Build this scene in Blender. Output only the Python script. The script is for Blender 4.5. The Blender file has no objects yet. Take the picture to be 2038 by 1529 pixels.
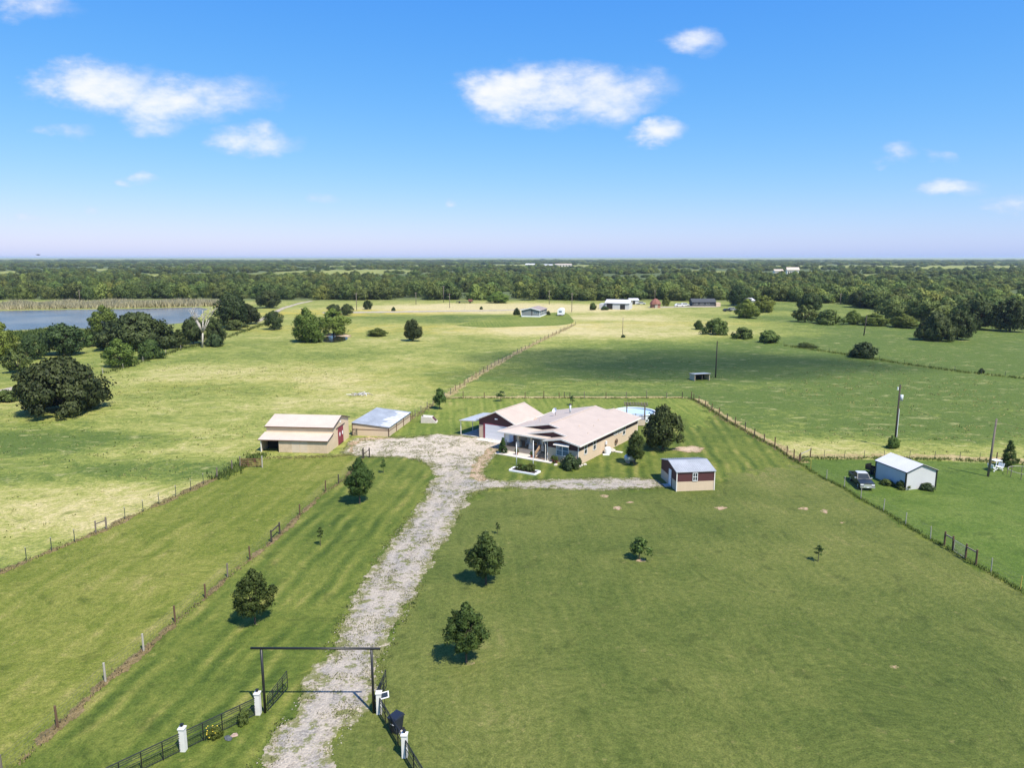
import bpy, bmesh, math, random
import numpy as np
from mathutils import Vector, noise as mnoise

# ------------------------------------------------------------------ camera, sky, sun, exposure
scene = bpy.context.scene
col = scene.collection
F, CX, CY, CAMH = 1440.0, 1019.0, 764.5, 27.0
PITCH = math.radians(9.95)
cP, sP = math.cos(PITCH), math.sin(PITCH)
cam_d = bpy.data.cameras.new('camera'); cam = bpy.data.objects.new('camera', cam_d); col.objects.link(cam)
cam.location = (0, 0, CAMH); cam.rotation_euler = (math.radians(90) - PITCH, 0, 0)
cam_d.sensor_width = 36; cam_d.lens = F / 2038 * 36; cam_d.clip_start = 0.5; cam_d.clip_end = 60000
scene.camera = cam
vs = scene.view_settings
vs.view_transform = 'Standard'; vs.look = 'None'; vs.gamma = 1; vs.use_curve_mapping = False
EXPOSURE = 0.55
vs.exposure = EXPOSURE
SUN_EL = math.radians(57)
SUN_AZ = math.atan2(0.62, -0.78)           # direction towards the sun, clockwise from +Y: behind the camera, to the right
sdir = Vector((math.sin(SUN_AZ) * math.cos(SUN_EL), math.cos(SUN_AZ) * math.cos(SUN_EL), math.sin(SUN_EL)))
sun_d = bpy.data.lights.new('sun', 'SUN'); sun_d.energy = 5.0; sun_d.angle = math.radians(0.55); sun_d.color = (1, .945, .84)
sun = bpy.data.objects.new('sun', sun_d); col.objects.link(sun)
sun.rotation_euler = (-sdir).to_track_quat('-Z', 'Y').to_euler(); sun.location = (0, 0, 200)
SKY_STRENGTH = 0.120

def pdir(px, py):
    u = (px - CX) / F; v = (CY - py) / F
    return (u, cP + v * sP, -sP + v * cP)

world = bpy.data.worlds.new('World'); scene.world = world; world.use_nodes = True
wn = world.node_tree; wn.nodes.clear()
def N(t, kind, **kw):
    n = t.nodes.new(kind)
    for k, v in kw.items(): setattr(n, k, v)
    return n
def link(t, a, b): t.links.new(a, b)
def math_n(t, op, a, b=None, c=None, clamp=False):
    n = N(t, 'ShaderNodeMath', operation=op); n.use_clamp = clamp
    for i, v in enumerate((a, b, c)):
        if v is None: continue
        if isinstance(v, (int, float)): n.inputs[i].default_value = v
        else: link(t, v, n.inputs[i])
    return n.outputs[0]
sky = N(wn, 'ShaderNodeTexSky', sky_type='NISHITA'); sky.sun_disc = False
sky.sun_elevation = SUN_EL; sky.sun_rotation = SUN_AZ; sky.altitude = 0; sky.air_density = 0.9; sky.dust_density = 0.5; sky.ozone_density = 3.0
tc = N(wn, 'ShaderNodeTexCoord')
sep = N(wn, 'ShaderNodeSeparateXYZ'); link(wn, tc.outputs['Generated'], sep.inputs[0])
yy = math_n(wn, 'MAXIMUM', sep.outputs[1], 0.05)
U = math_n(wn, 'DIVIDE', sep.outputs[0], yy); W = math_n(wn, 'DIVIDE', sep.outputs[2], yy)
comb = N(wn, 'ShaderNodeCombineXYZ'); link(wn, U, comb.inputs[0]); link(wn, W, comb.inputs[1])
stretch = N(wn, 'ShaderNodeMapping'); stretch.inputs['Scale'].default_value = (1, 1.9, 1); link(wn, comb.outputs[0], stretch.inputs[0])
nz1 = N(wn, 'ShaderNodeTexNoise'); nz1.inputs['Scale'].default_value = 9; nz1.inputs['Detail'].default_value = 7; nz1.inputs['Roughness'].default_value = .58
link(wn, stretch.outputs[0], nz1.inputs['Vector'])
nz2 = N(wn, 'ShaderNodeTexNoise'); nz2.inputs['Scale'].default_value = 30; nz2.inputs['Detail'].default_value = 8; nz2.inputs['Roughness'].default_value = .65; link(wn, stretch.outputs[0], nz2.inputs['Vector'])
sepn = N(wn, 'ShaderNodeSeparateColor'); link(wn, nz1.outputs['Color'], sepn.inputs[0])
Uw = math_n(wn, 'ADD', U, math_n(wn, 'MULTIPLY', math_n(wn, 'SUBTRACT', sepn.outputs[0], .5), .10))
Ww = math_n(wn, 'ADD', W, math_n(wn, 'MULTIPLY', math_n(wn, 'SUBTRACT', sepn.outputs[1], .5), .055))
# cumulus drifting over the plain: centre, half-width, half-height (picture pixels turned into directions), thickness
clouds = [(1125, 182, 205, 62, 1.25), (1010, 190, 103, 50, 1.23), (1230, 170, 124, 46, 0.88), (190, 165, 140, 51, 1.28), (390, 190, 178, 57, 0.95), (500, 278, 103, 26, 1.03), (315, 246, 76, 24, 0.75), (1312, 260, 56, 23, 1.18), (1380, 74, 71, 30, 0.95), (280, 358, 37, 15, 0.93), (1880, 372, 86, 21, 0.93), (2010, 400, 65, 18, 0.75), (1775, 298, 54, 19, 0.83), (125, 252, 67, 19, 0.75), (40, 12, 119, 37, 0.93), (640, 406, 41, 12, 0.73), (896, 408, 17, 9, 0.75), (60, 430, 37, 11, 0.68), (1875, 305, 43, 13, 0.61), (180, 415, 19, 9, 0.63)]
total = None
combw = N(wn, 'ShaderNodeCombineXYZ'); link(wn, Uw, combw.inputs[0]); link(wn, Ww, combw.inputs[1])
for (px, py, rx, ry, th) in clouds:
    d0 = pdir(px, py); d1 = pdir(px + rx, py); d2 = pdir(px, py - ry)
    u0, w0 = d0[0] / d0[1], d0[2] / d0[1]
    ru = abs(d1[0] / d1[1] - u0) * 1.2; rw = abs(d2[2] / d2[1] - w0) * 1.25
    va = N(wn, 'ShaderNodeVectorMath', operation='SUBTRACT'); link(wn, combw.outputs[0], va.inputs[0]); va.inputs[1].default_value = (u0, w0, 0)
    vb = N(wn, 'ShaderNodeVectorMath', operation='MULTIPLY'); link(wn, va.outputs[0], vb.inputs[0]); vb.inputs[1].default_value = (1/ru, 1/rw, 0)
    vl = N(wn, 'ShaderNodeVectorMath', operation='DOT_PRODUCT'); link(wn, vb.outputs[0], vl.inputs[0]); link(wn, vb.outputs[0], vl.inputs[1])
    m = math_n(wn, 'MULTIPLY_ADD', vl.outputs['Value'], -th, th)
    total = math_n(wn, 'MAXIMUM', 0.0 if total is None else total, m)
ahead = math_n(wn, 'GREATER_THAN', sep.outputs[1], 0.06)
body = math_n(wn, 'ADD', total, math_n(wn, 'MULTIPLY', math_n(wn, 'SUBTRACT', nz1.outputs[0], .54), 2.3))
body = math_n(wn, 'ADD', body, math_n(wn, 'MULTIPLY', math_n(wn, 'SUBTRACT', nz2.outputs[0], .5), .9))
gate_ = math_n(wn, 'MULTIPLY', total, 4.0, clamp=True)
mr = N(wn, 'ShaderNodeMapRange', interpolation_type='SMOOTHSTEP'); link(wn, body, mr.inputs[0])
mr.inputs[1].default_value = .0; mr.inputs[2].default_value = 1.5; mr.inputs[3].default_value = 0; mr.inputs[4].default_value = .97
cfac = math_n(wn, 'MULTIPLY', math_n(wn, 'MULTIPLY', mr.outputs[0], gate_), ahead)
# clear Texas summer air: deep blue overhead, pale blue (not cream) at the horizon
K = 5.65
ssp = N(wn, 'ShaderNodeSeparateColor'); link(wn, sky.outputs[0], ssp.inputs[0]); scb = N(wn, 'ShaderNodeCombineColor')
for i, (gain, gam) in enumerate(((.70, 1.42), (.722, .78), (1.01, .22))):
    v = math_n(wn, 'POWER', math_n(wn, 'MULTIPLY', ssp.outputs[i], 1 / K), gam); link(wn, math_n(wn, 'MULTIPLY', v, gain * K), scb.inputs[i])
mixc = N(wn, 'ShaderNodeMix', data_type='RGBA'); link(wn, cfac, mixc.inputs['Factor'])
ccol = N(wn, 'ShaderNodeMix', data_type='RGBA'); cm = N(wn, 'ShaderNodeMapRange', interpolation_type='SMOOTHSTEP'); link(wn, body, cm.inputs[0]); cm.inputs[1].default_value = .25; cm.inputs[2].default_value = 1.1
link(wn, cm.outputs[0], ccol.inputs['Factor']); ccol.inputs[6].default_value = (4.0, 4.35, 5.5, 1); ccol.inputs[7].default_value = (5.7, 5.75, 5.9, 1)
link(wn, scb.outputs[0], mixc.inputs[6]); link(wn, ccol.outputs[2], mixc.inputs[7])
world.cycles.sampling_method = 'MANUAL'; world.cycles.sample_map_resolution = 512
bg = N(wn, 'ShaderNodeBackground'); bg.inputs['Strength'].default_value = SKY_STRENGTH
link(wn, mixc.outputs[2], bg.inputs['Color'])
wo = N(wn, 'ShaderNodeOutputWorld'); link(wn, bg.outputs[0], wo.inputs['Surface'])

scene.cycles.max_bounces = 6; scene.cycles.diffuse_bounces = 2; scene.cycles.glossy_bounces = 2; scene.cycles.transmission_bounces = 4
scene.cycles.transparent_max_bounces = 8; scene.cycles.volume_bounces = 0
scene.cycles.use_denoising = True

# ------------------------------------------------------------------ helpers
R = random.Random(7)
rng = np.random.default_rng(11)
def G(px, py, z=0.0):
    """ground point (or point at height z) seen at a photograph pixel"""
    u = (px - CX) / F; v = (CY - py) / F
    t = (CAMH - z) / (sP - v * cP)
    return (u * t, (cP + v * sP) * t)
def PR(X, Y, Z):
    d = Y * cP - (Z - CAMH) * sP; up = Y * sP + (Z - CAMH) * cP
    return (CX + F * X / d, CY - F * up / d)
def HT(px, py, ty):
    X, Y = G(px, py); lo, hi = 0, 60
    for _ in range(40):
        m = (lo + hi) / 2
        if PR(X, Y, m)[1] > ty: lo = m
        else: hi = m
    return lo
def WD(px0, px1, py):
    a = G(px0, py); b = G(px1, py); return abs(b[0] - a[0])

class MB:
    def __init__(s): s.v = []; s.f = []
    def add(s, vs, fs):
        o = len(s.v); s.v += [tuple(p) for p in vs]; s.f += [tuple(i + o for i in f) for f in fs]; return s
    def box(s, x0, x1, y0, y1, z0, z1):
        return s.add([(x0,y0,z0),(x1,y0,z0),(x1,y1,z0),(x0,y1,z0),(x0,y0,z1),(x1,y0,z1),(x1,y1,z1),(x0,y1,z1)],
                     [(3,2,1,0),(4,5,6,7),(0,1,5,4),(1,2,6,5),(2,3,7,6),(3,0,4,7)])
    def slab(s, pts, th):
        """polygon (top face) extruded straight down by th"""
        n = len(pts); vs = list(pts) + [(p[0], p[1], p[2] - th) for p in pts]
        return s.add(vs, [tuple(range(n)), tuple(range(2*n-1, n-1, -1))] + [(i, n+i, n+(i+1) % n, (i+1) % n) for i in range(n)])
    def prism(s, pts, axis, lo, hi):
        """2-D polygon extruded along an axis; pts are (x,z) for 'y', (y,z) for 'x', (x,y) for 'z'"""
        mk = {'y': lambda p, t: (p[0], t, p[1]), 'x': lambda p, t: (t, p[0], p[1]), 'z': lambda p, t: (p[0], p[1], t)}[axis]
        n = len(pts); vs = [mk(p, lo) for p in pts] + [mk(p, hi) for p in pts]
        return s.add(vs, [tuple(range(n)), tuple(range(2*n-1, n-1, -1))] + [(i, n+i, n+(i+1) % n, (i+1) % n) for i in range(n)])
    def tube(s, p0, p1, r0, r1=None, n=8, cap=True):
        r1 = r0 if r1 is None else r1
        p0, p1 = Vector(p0), Vector(p1); d = (p1 - p0).normalized()
        a = d.cross(Vector((0, 0, 1))); a = a if a.length > 1e-4 else d.cross(Vector((1, 0, 0)))
        a.normalize(); b = d.cross(a); vs = []
        for p, r in ((p0, r0), (p1, r1)):
            for i in range(n):
                t = 2 * math.pi * i / n; vs.append(p + a * (r * math.cos(t)) + b * (r * math.sin(t)))
        fs = [(i, (i+1) % n, n + (i+1) % n, n + i) for i in range(n)]
        if cap: fs += [tuple(range(n-1, -1, -1)), tuple(range(n, 2*n))]
        return s.add(vs, fs)
    def bar(s, p0, p1, w, h):
        """rectangular bar between two points, w across, h up"""
        p0, p1 = Vector(p0), Vector(p1); d = (p1 - p0).normalized()
        a = d.cross(Vector((0, 0, 1))); a = a if a.length > 1e-4 else Vector((1, 0, 0)); a.normalize(); b = a.cross(d)
        vs = [p + a * (sx * w / 2) + b * (sz * h / 2) for p in (p0, p1) for sx, sz in ((-1,-1),(1,-1),(1,1),(-1,1))]
        return s.add(vs, [(3,2,1,0),(4,5,6,7),(0,1,5,4),(1,2,6,5),(2,3,7,6),(3,0,4,7)])
    def lathe(s, prof, n=16, c=(0, 0), cap=True):
        vs = [(c[0] + r * math.cos(2*math.pi*i/n), c[1] + r * math.sin(2*math.pi*i/n), z) for r, z in prof for i in range(n)]
        fs = [(k*n+i, k*n+(i+1) % n, (k+1)*n+(i+1) % n, (k+1)*n+i) for k in range(len(prof)-1) for i in range(n)]
        if cap: fs += [tuple(range(n-1, -1, -1)), tuple(range((len(prof)-1)*n, len(prof)*n))]
        return s.add(vs, fs)
    def blob(s, c, r, seed=0, rough=.25, n=8, m=6):
        vs = []; fs = []
        for j in range(m + 1):
            ph = math.pi * j / m
            for i in range(n):
                t = 2*math.pi*i/n; d = Vector((math.sin(ph)*math.cos(t), math.sin(ph)*math.sin(t), math.cos(ph)))
                k = 1 + rough * mnoise.noise(d * 1.7 + Vector((seed * 3.1, seed, 0)))
                vs.append((c[0] + d.x*r[0]*k, c[1] + d.y*r[1]*k, c[2] + d.z*r[2]*k))
        for j in range(m):
            for i in range(n): fs.append((j*n+i, (j+1)*n+i, (j+1)*n+(i+1) % n, j*n+(i+1) % n))
        return s.add(vs, fs)
    def mesh(s, name):
        me = bpy.data.meshes.new(name); me.from_pydata(s.v, [], s.f); me.validate(); me.update()
        bm = bmesh.new(); bm.from_mesh(me); bmesh.ops.recalc_face_normals(bm, faces=bm.faces); bm.to_mesh(me); bm.free()
        return me
    def build(s, name, m, parent=None, label=None, loc=None, rz=0, smooth=False):
        me = s.mesh(name); me.materials.append(MAT[m] if isinstance(m, str) else m)
        if smooth: me.polygons.foreach_set('use_smooth', [True] * len(me.polygons))
        return put(name, me, parent, label, loc, rz)
def put(name, me, parent=None, label=None, loc=None, rz=0):
    o = bpy.data.objects.new(name, me); col.objects.link(o)
    if parent: o.parent = parent
    if loc: o.location = (loc[0], loc[1], loc[2] if len(loc) > 2 else 0)
    if rz: o.rotation_euler = (0, 0, rz)
    if label: o['label'] = label
    return o
def tag(o, label, cat, group=None):
    o['label'] = label; o['category'] = cat
    if group: o['group'] = group
    return o
def thing(name, label, cat, loc=(0, 0), rz=0, group=None):
    o = bpy.data.objects.new(name, None); col.objects.link(o); o.empty_display_size = .3
    o.location = (loc[0], loc[1], loc[2] if len(loc) > 2 else 0); o.rotation_euler = (0, 0, rz)
    return tag(o, label, cat, group)
def struct(o, kind='structure'):
    o['kind'] = kind; return o

# ------------------------------------------------------------------ materials
MAT = {}
def new_mat(name):
    m = bpy.data.materials.new(name); m.use_nodes = True; MAT[name] = m
    t = m.node_tree; t.nodes.clear()
    out = N(t, 'ShaderNodeOutputMaterial'); b = N(t, 'ShaderNodeBsdfPrincipled'); link(t, b.outputs[0], out.inputs[0])
    return m, t, b, out
def noise_n(t, vec, scale, detail=4, rough=.6, w=None):
    n = N(t, 'ShaderNodeTexNoise'); n.inputs['Scale'].default_value = scale; n.inputs['Detail'].default_value = detail; n.inputs['Roughness'].default_value = rough
    if vec is not None: link(t, vec, n.inputs['Vector'])
    return n.outputs[0]
def ramp(t, fac, stops):
    r = N(t, 'ShaderNodeValToRGB'); e = r.color_ramp.elements
    while len(e) < len(stops): e.new(.5)
    for i, (p, c) in enumerate(stops): e[i].position = p; e[i].color = (*c, 1)
    link(t, fac, r.inputs[0]); return r.outputs[0]
def mixrgb(t, fac, a, b, mode='MIX'):
    m = N(t, 'ShaderNodeMix', data_type='RGBA', blend_type=mode)
    for i, v in (('Factor', fac), (6, a), (7, b)):
        if isinstance(v, (int, float)): m.inputs[i].default_value = v
        elif isinstance(v, tuple): m.inputs[i].default_value = (*v, 1)
        else: link(t, v, m.inputs[i])
    return m.outputs[2]
def smooth(t, v, lo, hi, a=0., b=1.):
    n = N(t, 'ShaderNodeMapRange', interpolation_type='SMOOTHSTEP'); link(t, v, n.inputs[0])
    for i, x in enumerate((lo, hi, a, b)): n.inputs[1+i].default_value = x
    return n.outputs[0]
def bump(t, b, h, strength, dist):
    n = N(t, 'ShaderNodeBump'); n.inputs['Strength'].default_value = strength; n.inputs['Distance'].default_value = dist
    link(t, h, n.inputs['Height']); link(t, n.outputs[0], b.inputs['Normal'])
def simple(name, c, rough=.7, var=.12, scale=1.5, metal=0., bmp=0., spec=None, streak=None):
    """plain colour with uneven wear; streak adds vertical weathering"""
    m, t, b, _ = new_mat(name)
    co = N(t, 'ShaderNodeTexCoord').outputs['Object']
    n1 = noise_n(t, co, scale, 5); n2 = noise_n(t, co, scale * 9, 3)
    f = math_n(t, 'ADD', math_n(t, 'MULTIPLY', n1, .7), math_n(t, 'MULTIPLY', n2, .3))
    if streak:
        mp = N(t, 'ShaderNodeMapping'); mp.inputs['Scale'].default_value = streak; link(t, co, mp.inputs[0])
        f = math_n(t, 'ADD', math_n(t, 'MULTIPLY', f, .55), math_n(t, 'MULTIPLY', noise_n(t, mp.outputs[0], 1, 4), .45))
    lo = tuple(x * (1 - var) for x in c); hi = tuple(min(1, x * (1 + var)) for x in c)
    link(t, ramp(t, f, [(.3, lo), (.7, hi)]), b.inputs['Base Color'])
    b.inputs['Roughness'].default_value = rough; b.inputs['Metallic'].default_value = metal
    if spec is not None: b.inputs['Specular IOR Level'].default_value = spec
    if bmp: bump(t, b, n2, bmp, .02)
    return m
def rib(name, c, period, axis, rough=.45, var=.08, metal=0., depth=.5):
    var *= 1.6
    """ribbed sheet metal: fine corrugation too small to build"""
    m, t, b, _ = new_mat(name)
    co = N(t, 'ShaderNodeTexCoord').outputs['Object']; sp = N(t, 'ShaderNodeSeparateXYZ'); link(t, co, sp.inputs[0])
    w = math_n(t, 'FRACT', math_n(t, 'DIVIDE', sp.outputs[axis], period))
    ridge = smooth(t, math_n(t, 'ABSOLUTE', math_n(t, 'SUBTRACT', w, .5)), .32, .46)
    n1 = noise_n(t, co, .6, 6); n2 = noise_n(t, co, 6, 3)
    f = math_n(t, 'ADD', math_n(t, 'MULTIPLY', n1, .7), math_n(t, 'MULTIPLY', n2, .3))
    base = ramp(t, f, [(.3, tuple(x*(1-var) for x in c)), (.7, tuple(min(1, x*(1+var)) for x in c))])
    link(t, base, b.inputs['Base Color'])
    b.inputs['Roughness'].default_value = rough; b.inputs['Metallic'].default_value = metal
    bump(t, b, ridge, depth, .03)
    return m

simple('tan_wall', (.56, .435, .305), .8, .08, .5, streak=(1.5, 1.5, .3))
simple('maroon_wall', (.075, .022, .024), .7, .15, .6, streak=(2, 2, .4))
simple('maroon_door', (.22, .028, .045), .6, .12, .8)
rib('tan_roof', (.53, .43, .345), .23, 0, .5, .06)
rib('tan_roof_y', (.455, .365, .295), .23, 1, .5, .06)
simple('trim_white', (.74, .69, .62), .6, .06)
simple('white_paint', (.78, .78, .78), .5, .06)
simple('garage_white', (.72, .71, .72), .5, .05)
simple('tan_trim', (.58, .47, .35), .7, .08)
simple('dark_trim', (.05, .035, .03), .6, .15)
simple('black_metal', (.012, .012, .013), .45, .2)
rib('galv_roof', (.40, .41, .42), .25, 0, .5, .14, .12)
rib('galv_roof_rust', (.33, .345, .36), .3, 1, .5, .2, .12)
rib('barn_wall', (.60, .465, .315), .3, 1, .6, .06, depth=.3)
rib('barn_wall_x', (.60, .465, .315), .3, 0, .6, .06, depth=.3)
simple('plank_tan', (.55, .425, .285), .85, .2, .9)
simple('wood_tan', (.34, .22, .13), .8, .25, 2)
simple('wood_grey', (.16, .13, .105), .9, .35, 2, streak=(6, 6, .6))
simple('wood_brown', (.11, .062, .035), .9, .35, 2, streak=(6, 6, .6))
simple('wood_pale', (.36, .33, .28), .9, .25, 2, streak=(6, 6, .6))
simple('pole_wood', (.045, .035, .028), .9, .3, 1.5, streak=(6, 6, .3))
simple('t_post', (.05, .065, .05), .6, .3, 3)
simple('yellow_post', (.42, .33, .07), .7, .2, 3)
simple('rust_red', (.20, .075, .05), .7, .35, 3)
simple('stone_pale', (.52, .47, .40), .85, .2, 5, bmp=.4)
simple('pillar_white', (.66, .64, .60), .75, .1, 3)
simple('concrete', (.55, .50, .44), .85, .14, 1.2)
simple('concrete_grey', (.34, .33, .31), .85, .2, 1.5)
simple('soil', (.035, .026, .02), .95, .35, 4)
simple('interior_shade', (.02, .018, .016), .9, .3, 1)  # near-black colour standing in for the shade inside open buildings
simple('glass_dark', (.02, .027, .034), .12, .2, .8, spec=.5)
simple('glass_blue', (.10, .16, .22), .08, .25, .8, spec=.9)
simple('pool_wall', (.62, .66, .70), .5, .08, 1)
simple('pool_water', (.42, .55, .66), .05, .08, .8)
simple('deck_grey', (.30, .28, .26), .85, .15, 3)
simple('white_metal', (.72, .72, .74), .45, .06)
rib('white_siding', (.52, .52, .52), .28, 0, .55, .05, depth=.25)
rib('white_siding_y', (.52, .52, .52), .28, 1, .55, .05, depth=.25)
rib('white_roof', (.55, .54, .56), .3, 1, .5, .05, depth=.3)
simple('truck_paint', (.022, .028, .035), .38, .25, 1.2, spec=.4)
simple('truck_silver', (.45, .46, .47), .35, .1)
simple('chrome', (.75, .75, .76), .2, .05, metal=.7)
simple('tyre', (.012, .012, .012), .9, .2)
simple('lamp_glass', (.7, .7, .68), .15, .05)
simple('bin_blue', (.012, .016, .028), .5, .2)
simple('terracotta', (.22, .07, .04), .8, .2, 4)
simple('bark', (.07, .055, .042), .95, .35, 5)
simple('dead_bark', (.42, .38, .33), .95, .25, 5)
simple('tank_grey', (.50, .54, .56), .4, .1)
simple('grey_siding', (.22, .235, .235), .7, .1, .5)
simple('shingle', (.27, .22, .20), .9, .15, 1.2)
simple('brick_red', (.26, .13, .095), .85, .25, 1.5)
simple('dark_shingle', (.055, .06, .065), .85, .2, 1)
simple('debris', (.34, .29, .24), .95, .35, 2)
simple('wire', (.10, .095, .09), .6, .2)
simple('cable', (.02, .02, .02), .6, .2)
simple('slate', (.07, .08, .085), .8, .25, 4)
simple('terracotta_stone', (.34, .24, .19), .9, .2, 4)
simple('flower_yellow', (.75, .55, .05), .8, .2)

def leaf_mat(name, dark, light, trans=.25):
    m, t, b, out = new_mat(name)
    at = N(t, 'ShaderNodeAttribute', attribute_name='tint'); oi = N(t, 'ShaderNodeObjectInfo')
    f = math_n(t, 'ADD', math_n(t, 'MULTIPLY', at.outputs['Fac'], .8), math_n(t, 'MULTIPLY', oi.outputs['Random'], .2))
    c = ramp(t, f, [(0, dark), (1, light)])
    hs = N(t, 'ShaderNodeHueSaturation'); link(t, c, hs.inputs['Color'])
    link(t, math_n(t, 'ADD', .475, math_n(t, 'MULTIPLY', oi.outputs['Random'], .05)), hs.inputs['Hue'])
    rn2 = math_n(t, 'FRACT', math_n(t, 'MULTIPLY', oi.outputs['Random'], 7.13))
    link(t, math_n(t, 'ADD', .78, math_n(t, 'MULTIPLY', rn2, .5)), hs.inputs['Value'])
    link(t, hs.outputs[0], b.inputs['Base Color']); b.inputs['Roughness'].default_value = .6; b.inputs['Specular IOR Level'].default_value = .25
    tr = N(t, 'ShaderNodeBsdfTranslucent'); link(t, hs.outputs[0], tr.inputs[0])
    mx = N(t, 'ShaderNodeMixShader'); mx.inputs[0].default_value = trans
    link(t, b.outputs[0], mx.inputs[1]); link(t, tr.outputs[0], mx.inputs[2]); link(t, mx.outputs[0], out.inputs[0])
leaf_mat('leaf_oak', (.030, .049, .015), (.086, .120, .034))
leaf_mat('leaf_yard', (.040, .076, .018), (.125, .185, .044), .34)
leaf_mat('leaf_bright', (.085, .125, .020), (.235, .285, .058), .35)
leaf_mat('leaf_shrub', (.055, .088, .022), (.150, .205, .048), .32)
leaf_mat('leaf_wood', (.055, .085, .022), (.190, .235, .062), .35)
leaf_mat('leaf_wood_pale', (.105, .145, .030), (.29, .325, .080), .38)
leaf_mat('leaf_pine', (.028, .050, .018), (.080, .115, .038), .22)
leaf_mat('grass_tall', (.20, .215, .065), (.42, .37, .16), .5)
leaf_mat('grass_green', (.075, .115, .022), (.18, .23, .055), .5)
leaf_mat('grass_dry', (.27, .21, .11), (.46, .37, .21), .5)
leaf_mat('reed', (.34, .35, .17), (.60, .56, .36), .5)
leaf_mat('drive_weed', (.12, .145, .04), (.27, .27, .10), .5)

# ------------------------------------------------------------------ ground
def grass_mat(name, stops, bias=0., scales=(.035, .22, 1.3, 5.0), weights=(.34, .3, .22, .14), stripe=None, zone=False, bstr=.5, gold=(.42, .33, .06), spread=(.3, .7)):
    m, t, b, _ = new_mat(name)
    co = N(t, 'ShaderNodeTexCoord').outputs['Object']
    # slightly warped coordinates so that patches are not round
    wz = N(t, 'ShaderNodeTexNoise'); wz.inputs['Scale'].default_value = .09; wz.inputs['Detail'].default_value = 2; link(t, co, wz.inputs['Vector'])
    vm = N(t, 'ShaderNodeVectorMath', operation='MULTIPLY_ADD'); link(t, wz.outputs['Color'], vm.inputs[0]); vm.inputs[1].default_value = (9, 5, 0); link(t, co, vm.inputs[2])
    f = None; fine = None
    for s, w in zip(scales, weights):
        n = noise_n(t, vm.outputs[0], s, 5, .62)
        x = math_n(t, 'MULTIPLY', n, w); f = x if f is None else math_n(t, 'ADD', f, x); fine = n
    if bias: f = math_n(t, 'ADD', f, bias)
    if stripe:
        ang, period, amt = stripe
        mp = N(t, 'ShaderNodeMapping'); mp.inputs['Rotation'].default_value = (0, 0, -ang); link(t, co, mp.inputs[0])
        sp = N(t, 'ShaderNodeSeparateXYZ'); link(t, mp.outputs[0], sp.inputs[0])
        ph = math_n(t, 'ADD', math_n(t, 'MULTIPLY', sp.outputs[1], 6.2832 / period), math_n(t, 'MULTIPLY', noise_n(t, co, .12, 2), 5))
        ph2 = math_n(t, 'ADD', math_n(t, 'MULTIPLY', sp.outputs[1], 6.2832 / (period * .61)), math_n(t, 'MULTIPLY', noise_n(t, co, .2, 3), 7))
        wv = math_n(t, 'ADD', math_n(t, 'MULTIPLY', math_n(t, 'SINE', ph), .5), math_n(t, 'MULTIPLY', math_n(t, 'SINE', ph2), .6))
        brk = smooth(t, noise_n(t, co, .16, 4), .32, .66)
        st = math_n(t, 'MULTIPLY', wv, math_n(t, 'MULTIPLY', brk, amt * .55))
        f = math_n(t, 'ADD', f, st)
    if zone:
        zn = N(t, 'ShaderNodeAttribute', attribute_name='zone'); zs = N(t, 'ShaderNodeSeparateColor'); link(t, zn.outputs['Color'], zs.inputs[0])
        f = math_n(t, 'ADD', f, math_n(t, 'MULTIPLY', zs.outputs[0], .24))
        f = math_n(t, 'SUBTRACT', f, math_n(t, 'MULTIPLY', zs.outputs[1], .20))
    fs = smooth(t, f, spread[0], spread[1])
    fs.node.interpolation_type = 'LINEAR'
    c = ramp(t, fs, stops)
    if zone:
        g = math_n(t, 'MULTIPLY', zs.outputs[2], smooth(t, noise_n(t, vm.outputs[0], .12, 4), .38, .62))
        c = mixrgb(t, g, c, gold)
        c = mixrgb(t, zn.outputs['Alpha'], c, (.085, .11, .04))
    sp1 = smooth(t, noise_n(t, vm.outputs[0], .42, 3, .5), .58, .70); c = mixrgb(t, math_n(t, 'MULTIPLY', sp1, .38), c, tuple(x * .62 for x in stops[0][1]))
    sp2 = smooth(t, noise_n(t, co, 1.15, 3, .6), .62, .72); c = mixrgb(t, math_n(t, 'MULTIPLY', sp2, .42), c, tuple(x * 1.12 for x in stops[-1][1]))
    if zone:
        mp3 = N(t, 'ShaderNodeMapping'); mp3.inputs['Scale'].default_value = (.22, .42, 1); mp3.inputs['Rotation'].default_value = (0, 0, .35); link(t, vm.outputs[0], mp3.inputs[0])
        sp3 = smooth(t, noise_n(t, mp3.outputs[0], 1.0, 6, .7), .54, .70); c = mixrgb(t, math_n(t, 'MULTIPLY', sp3, .55), c, (.43, .385, .185))
        sp4 = smooth(t, noise_n(t, vm.outputs[0], .9, 4, .6), .58, .70); c = mixrgb(t, math_n(t, 'MULTIPLY', sp4, .35), c, (.075, .10, .025))
    # blade-scale grain
    gr = noise_n(t, co, 10, 3, .75); c = mixrgb(t, 1.0, c, ramp(t, gr, [(.32, (.62, .63, .60)), (.70, (1.36, 1.33, 1.30))]), 'MULTIPLY')
    g2 = noise_n(t, vm.outputs[0], 2.6, 4, .7); c = mixrgb(t, 1.0, c, ramp(t, g2, [(.30, (.66, .71, .62)), (.70, (1.32, 1.26, 1.30))]), 'MULTIPLY')
    link(t, c, b.inputs['Base Color']); b.inputs['Roughness'].default_value = .9; b.inputs['Specular IOR Level'].default_value = .15
    h = math_n(t, 'ADD', math_n(t, 'MULTIPLY', fine, .7), math_n(t, 'MULTIPLY', gr, .3))
    bump(t, b, h, bstr, .25)
    return m
fang = math.atan2(G(675, 965)[1] - G(115, 1450)[1], G(675, 965)[0] - G(115, 1450)[0])
rang = math.atan2(G(1587, 918)[1] - G(1942, 1124)[1], G(1587, 918)[0] - G(1942, 1124)[0])
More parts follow.
